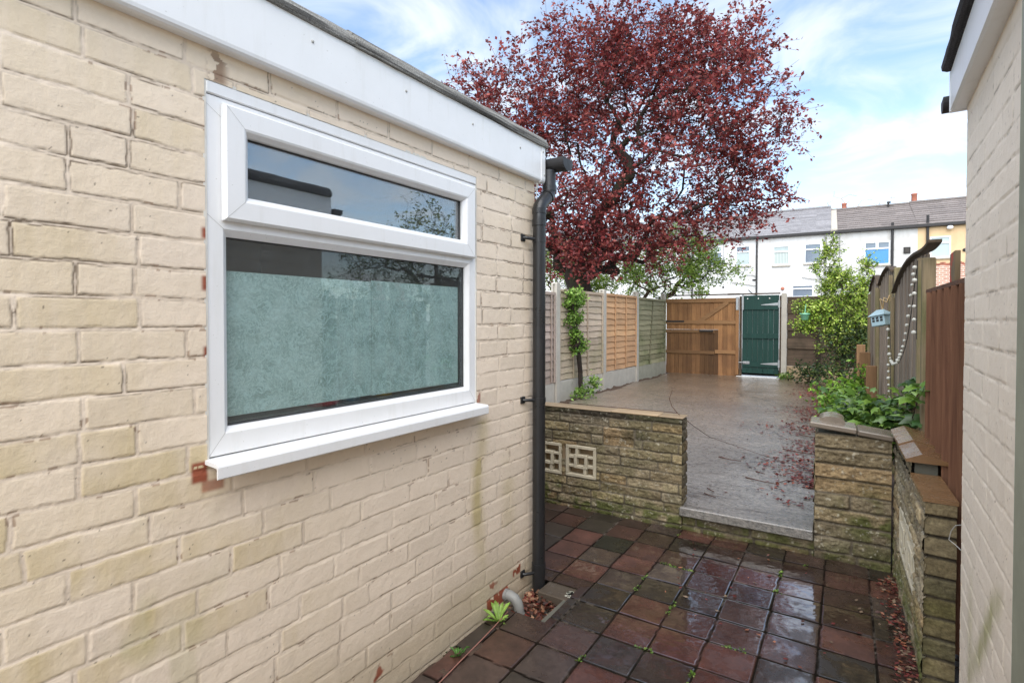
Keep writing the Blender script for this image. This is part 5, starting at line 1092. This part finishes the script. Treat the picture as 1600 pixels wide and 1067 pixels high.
hpipe(hA, cA, 0, 0, 0, 'black_gutter', .02, 'waste_pipe', [(-3.5-cA, -.05, 3.0), (-3.3-cA, -.05, 2.8), (-3.12-cA, -.06, 2.72)]); hpipe(hA, cA, 0, 0, 0, 'black_gutter', .02, 'waste_pipe', [(-7.1-cA, -.05, 3.22), (-6.7-cA, -.05, 3.1), (-6.45-cA, -.06, 3.02)])
for s, z, w in ((-4.55, 3.88, .06), (-4.78, 3.18, .05), (-6.28, 2.98, .05), (-3.22, 3.52, .09)): k = MB(); k.box((s-w-cA, -.05, z-.04), (s+w-cA, .01, z+.04), bev=.01); k.build('vent', M['dark_metal'], hA, local=True)
hpipe(hA, cA, -4.78, 3.2, EZ-.2, 'grey_plastic', .012, 'cable')
hB, cB = house('white terraced house with flaking paint and vertical blinds', -3.06, .30, M['house_white2'], M['slate'], 7.56, .17, 2)
hwindow(hB, cB, -2.33, -1.55, 4.24, 5.26, [M['pane_pale'], M['pane_blind']]); hwindow(hB, cB, -.88, -.12, 4.27, 5.28, [M['pane_dark'], M['pane_dark']]); hwindow(hB, cB, -1.43, -.45, 2.55, 3.18, [M['pane_dark'], M['pane_dark']])
hpipe(hB, cB, .06, 0, EZ-.05, 'grey_plastic', .04); hpipe(hB, cB, 0, 0, 0, 'grey_plastic', .02, 'waste_pipe', [(-.98-cB, -.05, 3.56), (-.5-cB, -.05, 3.46), (.0-cB, -.06, 3.44)])
k = MB(); k.lathe([(0, .0), (.06, .0), (.08, -.02), (.09, .02), (.05, .05), (0, .05)], (0, 0, 0), 14); k.v = [(-1.86-cB+p, -.03-r, 3.02+q) for p, q, r in k.v]; k.build('flue', M['terracotta'], hB, local=True)
hC, cC = house('off white rendered house with a blue blind in its window', .30, 3.77, M['house_grey'], M['tile_roof'], 7.36, .30, 3)
hwindow(hC, cC, 1.68, 2.72, 4.05, 5.17, [M['pane_dark'], M['pane_blue']], 'two'); hpipe(hC, cC, 2.80, 2.0, 6.02, r=.055); hpipe(hC, cC, .66, 2.6, EZ, 'grey_plastic', .02, 'cable')
k = MB(); k.box((3.24-cC, -.05, 4.52), (3.50-cC, .01, 4.82), bev=.01); k.box((3.30-cC, -.06, 4.58), (3.44-cC, -.0505, 4.76), bev=.004, t=2.2); k.build('vent', M['dark_metal'], hC, local=True)
k = MB(); k.box((.28-cC, -.14, EZ-.0), (.52-cC, -.02, EZ+.10)); k.add([(.30-cC, -.13, EZ+.07), (.56-cC, -.13, EZ+.07), (.56-cC, 3.0, 7.44), (.30-cC, 3.0, 7.44), (.30-cC, -.13, EZ), (.56-cC, -.13, EZ), (.56-cC, 3.0, 7.3), (.30-cC, 3.0, 7.3)], [(0, 1, 2, 3), (0, 4, 5, 1), (0, 3, 7, 4), (1, 5, 6, 2), (3, 2, 6, 7)]); k.build('verge_flashing', M['concrete'], hC, local=True)
for s, z, hgt, r in ((.92, 7.32, .42, .12), (3.98, 7.32, .58, .13)):
    hh, cc = (hC, cC)
    k = MB(); k.lathe([(r*1.15, 0), (r*1.0, .06), (r*.92, hgt-.08), (r*1.08, hgt-.06), (r*1.08, hgt), (r*.7, hgt), (r*.7, hgt-.1), (0, hgt-.1)], (s-cc, 3.1, z), 14)
    k.build('chimney_pot', M['terracotta'], hh, local=True)
k = MB(); k.tube([(2.86-cC, 2.75, 7.1), (2.86-cC, 2.75, 7.50)], .04, 8).tube([(2.80-cC, 2.75, 7.51), (2.96-cC, 2.75, 7.51)], .05, 8); k.build('roof_vent', M['dark_metal'], hC, local=True)
hD, cD = house('peach rendered house with bare brick lower wall, rightmost of terrace', 3.77, 9.5, M['house_cream'], M['tile_roof'], 7.40, .30, 4, upper=3.98)
hwindow(hD, cD, 4.22, 4.98, 4.25, 5.23, [M['pane_pale'], M['pane_pale']]); hpipe(hD, cD, 4.13, 2.0, 6.25, r=.055)
k = MB(); k.lathe([(0, -.09), (.09, -.07), (.13, 0), (.10, .06), (0, .09)], (0, 0, 0), 14); k.v = [(4.93-cD+p, -.12+q, 5.60+r) for p, q, r in k.v]; k.build('alarm_box', M['house_upvc'], hD, local=True)
k = MB(); k.lathe([(0, .0), (.075, .0), (.075, .03), (0, .03)], (0, 0, 0), 14); k.v = [(5.47-cD+p, -.02-r, 4.55+q) for p, q, r in k.v]; k.build('vent', M['dark_metal'], hD, local=True)
k = MB()
for i in range(60):
    x = 4.25-cD+.045*i; z = 3.90+.05*math.sin(i*.9)+rs.rand()*.05; k.box((x, -.006, z), (x+.09+.12*rs.rand(), -.0025-.002*rs.rand(), z+.05), t=.8+.4*rs.rand())
k.build('exposed_brick', M['terracotta'], hD, local=True)

# ================================================================== PLANTS
RED = [(120, 48, 50), (144, 60, 60), (98, 40, 44), (156, 78, 74), (130, 56, 54), (174, 98, 88)]
E_ = [((-3.9, 10.75, 5.3), (2.5, 2.2, 1.9)), ((-4.35, 10.35, 6.55), (1.7, 1.7, 1.15)), ((-3.5, 10.9, 6.6), (1.6, 1.6, 1.0)), ((-5.45, 9.7, 5.9), (1.4, 1.5, 1.2)), ((-6.1, 9.3, 5.2), (1.2, 1.4, 1.3)), ((-6.75, 8.9, 5.5), (.8, .8, .7)), ((-6.3, 9.1, 4.2), (1.0, 1.0, .8)), ((-2.4, 11.7, 5.5), (1.2, 1.3, 1.4)), ((-2.0, 12.0, 4.7), (.75, .8, .7)), ((-4.6, 9.8, 3.7), (1.6, 1.6, 1.0)), ((-4.9, 9.5, 3.0), (1.0, 1.0, .5)), ((-4.0, 10.5, 3.3), (.9, .9, .7)), ((-4.5, 9.9, 2.85), (1.3, 1.2, .5)), ((-4.6, 9.4, 2.55), (.9, .7, .5)), ((-3.7, 10.6, 2.9), (.8, .8, .5)), ((-6.9, 8.8, 6.2), (.55, .55, .55)), ((-5.3, 9.8, 7.2), (.4, .4, .55)), ((-3.5, 11.0, 7.45), (.45, .45, .5)), ((-2.1, 11.9, 6.7), (.5, .5, .5)), ((-1.35, 12.4, 5.5), (.5, .5, .45)), ((-1.6, 12.3, 3.95), (.5, .5, .35)), ((-2.9, 11.5, 7.5), (.3, .3, .4)), ((-3.2, 11.2, 3.45), (1.2, 1.0, .55)), ((-5.6, 9.4, 3.3), (.9, .9, .7)), ((-5.9, 9.2, 3.0), (.8, .8, .5)), ((-2.6, 11.9, 4.0), (1.0, 1.0, .7)), ((-2.25, 12.0, 3.55), (.45, .5, .5)), ((-4.55, 10.2, 7.2), (.6, .6, .55)), ((-2.7, 11.4, 7.0), (.9, .9, .5))]
plant('plum_tree', 'dark red leaved plum tree standing behind the left fence', 'tree', (-4.95, 10.0, -.1), (-4.88, 10.05, 1.25), E_, 1750, 3, RED, .078, 0, .026, .24, M['bark_dark'], asp=.6, thick=.020, step=.24, droop=.25, power=.70, twig=(4, .42, 9))
GRN = [(140, 166, 66), (162, 188, 84), (112, 142, 54), (176, 196, 104), (96, 124, 50)]
plant('green_tree', 'light green leafy tree behind the fence corner, below the red tree', 'tree', (-5.0, 14.2, -.1), (-4.9, 14.25, 1.6), [((-4.8, 14.3, 2.9), (1.5, 1.3, .9)), ((-4.1, 14.7, 3.0), (1.1, .9, .8)), ((-3.5, 14.9, 2.7), (.9, .7, .3)), ((-5.6, 13.8, 2.4), (1.2, 1.0, .7)), ((-4.35, 14.5, 2.3), (1.2, 1.0, .6)), ((-3.75, 14.8, 3.35), (.6, .6, .4))], 330, 5, GRN, .07, 0, .035, .10, M['bark'], thick=.015, step=.26, twig=(4, .32, 10))
plant('green_tree', 'pale green bushy tree behind fence, left of the dark trunk', 'tree', (-7.2, 12.7, -.1), (-7.1, 12.7, 1.6), [((-7.0, 12.6, 2.7), (1.1, 1.0, .9)), ((-6.5, 12.9, 2.2), (.9, .9, .6))], 190, 6, GRN, .07, 0, .035, .09, M['bark'], thick=.015, step=.26, twig=(4, .32, 10))
GOLD = [(170, 194, 74), (190, 208, 96), (146, 176, 62), (122, 154, 56), (202, 216, 120), (90, 122, 48)]
GE = [((-.57, 11.0, 2.55), (.14, .14, .34)), ((-.48, 11.05, 2.12), (.26, .24, .26)), ((-.36, 11.05, 1.75), (.42, .38, .26)), ((-.10, 11.1, 2.02), (.17, .17, .25)), ((.0, 11.15, 2.33), (.11, .11, .16)), ((-.62, 10.95, 1.95), (.14, .14, .18)), ((-.84, 10.9, 1.60), (.34, .16, .11)), ((-.70, 10.85, 1.55), (.25, .2, .16)), ((-.95, 10.85, 1.32), (.2, .16, .12)), ((-.62, 10.9, 1.36), (.34, .26, .20)), ((-.88, 10.85, 1.20), (.18, .14, .10)), ((-.14, 11.0, 1.36), (.28, .30, .34)), ((-.34, 11.0, 1.05), (.42, .34, .30)), ((-.78, 10.9, 2.30), (.06, .06, .10))]
plant('golden_shrub', 'tall yellow green spiky shrub at back right of the yard', 'shrub', (-.33, 11.1, .1), (-.36, 11.08, .6), GE, 560, 8, GOLD, .040, 0, .016, .040, M['bark'], thick=.009, step=.11, twig=(4, .15, 7), asp=.65, crown_name='foliage')
DKG = [(54, 74, 40), (70, 92, 46), (40, 58, 34), (86, 104, 54), (60, 84, 50)]
plant('dark_shrub', 'dark green shrub at foot of the yellow green shrub', 'shrub', (-.28, 10.75, .1), (-.28, 10.75, .3), [((-.26, 10.75, .80), (.46, .36, .50)), ((-.52, 10.6, .45), (.3, .3, .25)), ((-.1, 10.7, 1.15), (.3, .3, .3))], 240, 9, DKG+[(120, 130, 66)], .05, 14, .06, .02, M['bark'], thick=.006, step=.12, crown_name='foliage')  # dark green leaf mix, set low under the yellow green shrub
plant('low_shrub', 'small dark leafy bush in front of the buff gravel board', 'shrub', (-.95, 11.75, .1), (-.95, 11.75, .2), [((-.95, 11.75, .32), (.34, .3, .2))], 50, 10, DKG, .06, 12, .06, .012, M['bark'], thick=.004, step=.1, crown_name='foliage')
LIME = [(124, 164, 52), (146, 184, 66), (96, 136, 44), (78, 116, 42), (160, 190, 90)]
plant('low_shrub', 'bright lime green low shrub behind the coping stone', 'shrub', (-.16, 7.2, .1), (-.16, 7.2, .25), [((-.22, 7.2, .50), (.26, .3, .17)), ((-.05, 7.4, .60), (.24, .24, .2)), ((-.34, 7.1, .36), (.14, .2, .13))], 90, 11, LIME, .055, 13, .05, .012, M['bark'], thick=.004, step=.1, crown_name='foliage')
HYD = [(90, 124, 50), (118, 150, 62), (70, 104, 44), (132, 162, 76), (60, 86, 42), (102, 134, 66)]
plant('leafy_shrub', 'broad leaved green shrub directly behind the right stone pier', 'shrub', (.02, 4.65, .1), (.02, 4.65, .35), [((.0, 4.70, .72), (.20, .45, .14)), ((.12, 4.45, .70), (.16, .36, .15)), ((-.08, 5.1, .64), (.16, .35, .14)), ((.02, 4.35, .62), (.22, .2, .10)), ((.19, 4.25, .66), (.09, .22, .14))], 150, 12, HYD, .075, 7, .045, .014, M['bark'], kind='lobed', mat='leaf_glossy', thick=.0045, step=.12, crown_name='foliage')
plant('climbing_plant', 'tall leafy stem with big leaves against the red brown boards', 'plant', (.235, 3.75, .1), (.235, 3.75, .6), [((.235, 3.72, .98), (.05, .10, .10)), ((.215, 3.85, .85), (.05, .2, .1)), ((.225, 3.65, .82), (.05, .1, .1)), ((.245, 3.50, 1.03), (.03, .08, .05)), ((.225, 4.05, .98), (.04, .12, .05))], 22, 13, HYD, .095, 3, .025, .008, M['bark'], kind='lobed', mat='leaf_glossy', thick=.003, step=.12, crown_name='foliage')
plant('weed', 'few green leaves growing in gap beside the right building', 'weed', (.325, 2.95, .2), (.325, 2.95, .55), [((.315, 2.97, .66), (.02, .06, .04))], 10, 14, HYD, .07, 2, .012, .004, M['bark'], kind='lobed', mat='leaf_glossy', thick=.002, step=.1, crown_name='foliage')
CLM = [(126, 164, 66), (104, 142, 54), (148, 182, 84), (84, 118, 50), (164, 190, 104)]
plant('climber', 'thin trunked leafy climber trained up the pale grey fence panel', 'climber', (-3.84, 7.72, .12), (-3.85, 7.62, .8), [((-3.86, 7.50, 1.70), (.08, .22, .20)), ((-3.86, 7.52, 1.40), (.07, .16, .12)), ((-3.86, 7.60, .98), (.07, .16, .12)), ((-3.84, 7.50, 1.16), (.04, .06, .1))], 150, 15, CLM, .048, 0, .016, .040, M['bark_dark'], thick=.010, step=.10, twig=(4, .11, 7), crown_name='foliage')
plant('weed', 'low green weed at foot of the climber by the fence', 'weed', (-3.76, 7.55, .12), (-3.76, 7.55, .17), [((-3.72, 7.5, .24), (.16, .2, .08)), ((-3.74, 7.95, .32), (.08, .12, .12))], 50, 16, CLM, .05, 9, .04, .006, M['bark'], thick=.003, step=.08, crown_name='foliage')
plant('weed', 'green tuft at foot of the white topped pale concrete post', 'weed', (-1.42, 12.35, .12), (-1.42, 12.35, .15), [((-1.42, 12.35, .2), (.12, .1, .06))], 20, 17, CLM, .05, 8, .03, .005, M['bark'], thick=.003, step=.08, crown_name='foliage')
TREEG = [(110, 120, 70), (92, 104, 62), (128, 136, 84)]
plant('garden_tree', 'open grey green tree beyond the right fence, seen mirrored in the window', 'tree', (5.6, 9.6, -.1), (5.6, 9.6, 1.9), [((5.5, 9.4, 3.1), (1.6, 1.6, 1.2)), ((7.0, 9.2, 2.7), (1.5, 1.5, 1.0)), ((4.6, 10.3, 2.6), (1.1, 1.2, .9))], 420, 18, TREEG, .065, 0, .03, .10, M['bark'], thick=.014, step=.28, twig=(3, .3, 5))
plant('hedge', 'dark leafy hedge added beyond the right fence to fill the window reflection', 'hedge', (6.5, 7.5, -.1), (6.5, 7.5, .5), [((6.0, 8.5, 1.2), (1.0, 1.5, 1.1)), ((6.8, 6.6, 1.2), (1.0, 1.5, 1.2)), ((7.6, 5.0, 1.2), (1.0, 1.4, 1.1)), ((5.2, 10.3, 1.1), (1.0, 1.4, 1.0)), ((4.4, 12.0, 1.0), (1.0, 1.4, 1.0))], 500, 19, DKG, .10, 0, .05, .10, M['bark'], thick=.02, step=.35, twig=(3, .3, 7), crown_name='foliage')  # out-of-view hedge added to cover the bright horizon in the window reflection
for x, y, sc, nm, lb_ in ((-1.395, 1.955, .055, 'weed', 'bright green rosette weed at wall foot beside grey waste pipe'), (-1.392, 1.66, .036, 'weed', 'small dark green weed at wall foot near bottom of view')):
    rs_ = np.random.RandomState(int(y*100)); t = thing(nm, lb_, 'weed', (x, y, -.02)); V_, F_, T_ = [], [], []
    col = pick([(124, 164, 62), (146, 180, 84)] if sc > .05 else [(70, 110, 50), (90, 130, 60)], 16, rs_)
    for i in range(16):
        a = 2.4*i; r = sc*(.5+.8*rs_.rand()); up_ = .5+1.3*rs_.rand(); d = np.array([math.cos(a), math.sin(a), 0]); s_ = np.array([-math.sin(a), math.cos(a), 0]); b0 = len(V_)
        for q, w in ((0, .05), (.35, .13), (.7, .19), (1.0, .02)):
            c = np.array([x, y, -.015])+d*r*q*1.2+np.array([0, 0, 1])*r*up_*(q*1.5-q*q*.75)
            V_ += [c-s_*r*w, c+np.array([0, 0, -.004]), c+s_*r*w]; T_ += [col[i]*(1.0), col[i]*1.25, col[i]]
        for q in range(3):
            for j in range(2): F_.append((b0+q*3+j, b0+q*3+j+1, b0+q*3+j+4, b0+q*3+j+3))
    raw_mesh('leaves', V_, F_, M['leaf'], t, tint=np.array(T_), dom='POINT')
# bare winter trees behind the terrace
for i, (s, y, z) in enumerate(((-1.6, 40, 8.7), (1.0, 40.5, 9.4), (3.6, 41, 8.8))):
    b_ = Vector(hs(s))+hn*(y-31); b_ = (b_.x*1.0, b_.y, 0.0)
    plant('bare_tree', ('pale bare tree rising behind the slate roof ridge', 'pale bare tree rising between the two chimney pots', 'pale bare tree showing right of the second chimney pot')[i], 'tree', (b_[0], b_[1], -.1), (b_[0], b_[1], 4.6), [((b_[0], b_[1], z-1.2), (2.2, 1.0, 1.7)), ((b_[0]-1.2, b_[1], z-1.7), (1.3, .8, 1.2)), ((b_[0]+1.2, b_[1], z-1.7), (1.3, .8, 1.2))], 150, 30+i, GRN, .05, 0, .1, .12, M['bare'], thick=.03, bare=True, step=.5, group='bare trees behind the terrace', power=.50)

# ================================================================== LITTER AND SMALL THINGS
rs = np.random.RandomState(77); n = 3600
yy = rs.uniform(3.9, 11.5, n); xx = FX(yy)-.50+.05*np.sin(yy*2.3)-np.abs(rs.normal(size=n))*.20*(0.5+fbm(yy*1.6, yy*0+2, 500, 2))-.0*yy+.06
keepm = fbm(xx*5, yy*2.4, 505, 3) > .40; xx, yy = xx[keepm], yy[keepm]; c = np.stack([xx, yy, .150-.0012*(yy-3.6)+rs.rand(len(xx))*.012], 1)
V_, F_, T_ = leaf_mesh(c, .034, pick([(96, 46, 42), (118, 56, 50), (76, 40, 36), (130, 76, 60)], len(c), rs), rs, .93)
tag(raw_mesh('fallen_leaves', V_, F_, M['leaf_dry'], None, tint=T_, dom='POINT', nquad=True), kind='stuff')
n = 420; v = rs.uniform(2.2, 3.48, n); c = np.stack([sx(v)-.01-np.abs(rs.normal(size=n))*.035, v, .004+rs.rand(n)*.012], 1)
c2 = np.stack([rs.uniform(-.9, .1, 50), rs.uniform(2.3, 3.4, 50), np.full(50, .006)], 1); c = np.concatenate([c, c2])
V_, F_, T_ = leaf_mesh(c, .022, pick([(96, 56, 44), (70, 44, 36), (150, 96, 70), (110, 50, 46), (130, 110, 90)], len(c), rs), rs, .92)
tag(raw_mesh('patio_litter', V_, F_, M['leaf_dry'], None, tint=T_, dom='POINT', nquad=True), kind='stuff')
# moss and seedlings in the tile joints
cs_ = []
for _ in range(40):
    i, j = rs.randint(-1, 6), rs.randint(-6, 3)
    if fbm(np.array(i*.9), np.array(j*.9), 520, 2) < .47 and not (i in (0, 1, 2, 3) and j in (-3, -2, -1, 0)): continue
    L_ = rs.uniform(.02, .12); m_ = int(L_*260)+4; t0 = rs.rand()
    if rs.rand() < .6: u = np.full(m_, i*TW); w = (j+t0)*TH+rs.uniform(0, L_, m_)
    else: u = (i+t0)*TW+rs.uniform(0, L_, m_); w = np.full(m_, j*TH)
    u = u+rs.normal(size=m_)*.004; w = w+rs.normal(size=m_)*.004
    cs_.append(np.stack([TO[0]+u*e1[0]+w*e2[0], TO[1]+u*e1[1]+w*e2[1], np.full(m_, -.001)+rs.rand(m_)*.006], 1))
c = np.concatenate(cs_); c = c[(c[:, 1] < 3.40) & (c[:, 0] > -1.2)]
V_, F_, T_ = leaf_mesh(c, .011, pick([(96, 128, 48), (124, 152, 66), (70, 96, 40), (140, 160, 84)], len(c), rs), rs, .4, .8)
tag(raw_mesh('joint_moss', V_, F_, M['leaf'], None, tint=T_, dom='POINT', nquad=True), kind='stuff')
n = 900; c = np.stack([rs.uniform(-1.47, -1.38, n), rs.uniform(.9, 2.05, n), -.035+rs.rand(n)*.02], 1); c = c[fbm(c[:, 1]*8, c[:, 0]*8, 540, 3) > .5]
V_, F_, T_ = leaf_mesh(c, .012, pick([(60, 84, 40), (84, 108, 50), (50, 62, 34)], len(c), rs), rs, .4, .8)
tag(raw_mesh('wall_foot_moss', V_, F_, M['leaf'], None, tint=T_, dom='POINT', nquad=True), kind='stuff')
def tubeobj(name, pts, r, mat, lab, cat, group=None):
    k = MB(); k.tube(pts, r, 6); o = k.build(name, M[mat]); tag(o, lab, cat, group); return o
hw = HW+.016
tubeobj('dry_stem', [(-1.93, 3.56, hw+.004), (-1.6, 3.575, hw+.004), (-1.3, 3.57, hw+.006), (-1.06, 3.56, hw+.012), (-1.00, 3.75, .64), (-1.0, 4.2, .48), (-.93, 4.7, .33), (-.75, 4.95, .22), (-.45, 4.95, .165), (-.25, 4.8, .158)], [.002, .0024, .0024, .0024, .0024, .002, .0018, .0018, .0016, .0014], 'twig', 'long thin dry stem trailing off the stone wall onto the yard', 'stem')
tubeobj('dry_stem', [(-1.06, 3.565, hw+.010), (-1.10, 3.575, hw+.05), (-1.12, 3.58, hw+.10), (-1.10, 3.58, hw+.16)], [.0025, .0022, .002, .0015], 'twig', 'short upright dry sprig on end of the left stone wall', 'stem')
TWG = [((-.78, 4.42), (-.66, 4.36), (-.54, 4.36), 'longest forked dark twig lying on wet concrete'), ((-.96, 3.98), (-.93, 3.93), (-.90, 3.92), 'short dark twig near left edge of concrete step'), ((-.95, 3.85), (-.90, 3.80), (-.86, 3.80), 'short bent twig just behind the concrete step'), ((-.74, 4.64), (-.70, 4.60), (-.67, 4.60), 'stubby twig above the long forked twig'), ((-.66, 5.6), (-.5, 5.5), (-.38, 5.52), 'thin twig beside drift of red leaves'), ((-1.1, 4.95), (-.98, 4.88), (-.9, 4.9), 'dark twig lying mid yard left of the trailing stem'), ((-.6, 6.4), (-.48, 6.3), (-.40, 6.33), 'far twig near drift of red leaves')]
for a, b, c, lab in TWG: tubeobj('twig', [(a[0], a[1], .152), (b[0], b[1], .158), (c[0], c[1], .153)], [.005, .004, .003], 'twig', lab, 'twig', 'twigs on the wet yard')
o = bpy.data.objects[[q.name for q in bpy.data.objects if q.get('label') == 'longest forked dark twig lying on wet concrete'][0]]
k = MB(); k.tube([(-.56, 4.36, .156), (-.50, 4.50, .158), (-.46, 4.50, .154)], [.0035, .003, .002], 6); k.build('side_twig', M['twig'], o)
tubeobj('cable', [(-1.395, 2.03, .006), (-1.378, 1.90, .004), (-1.365, 1.78, .004), (-1.352, 1.64, .004), (-1.335, 1.48, .004), (-1.30, 1.2, .004)], .0028, 'cable', 'thin pinkish cable lying along edge of patio by the wall', 'cable')
hp = thing('hanging_pot', 'small mint green pot hung on the dark timber fence', 'plant pot', (-.93, 10.72, 1.40)); k = MB(); k.lathe([(0, 0), (.055, 0), (.075, .10), (.085, .10), (.085, .12), (.066, .12), (.05, .02), (0, .02)], (-.93, 10.72, 1.38), 16); k.build('pot', M['mint'], hp); k = MB(); k.tube([(-.93, 10.72, 1.50), (-.925, 10.73, 1.60), (-.92, 10.74, 1.66)], .008, 6); k.build('hook', M['mint'], hp)
k = MB(); k.box((-1.39, 2.29, -.055), (-1.20, 2.425, -.006), bev=.004, t=.45); o = k.build('slab', M['coping_grey']); tag(o, 'small grey wet slab with a white splash beside the drain gully', 'slab')
n = 40; c = np.stack([-1.235+rs.normal(size=n)*.010, 2.35+rs.normal(size=n)*.016, np.full(n, -.0045)], 1); V_, F_, T_ = leaf_mesh(c, .014, pick([(236, 236, 230)], n, rs), rs, 1.0, .9, 0); raw_mesh('white_splash', V_, F_, M['shell'], o, tint=T_, dom='POINT', nquad=True)
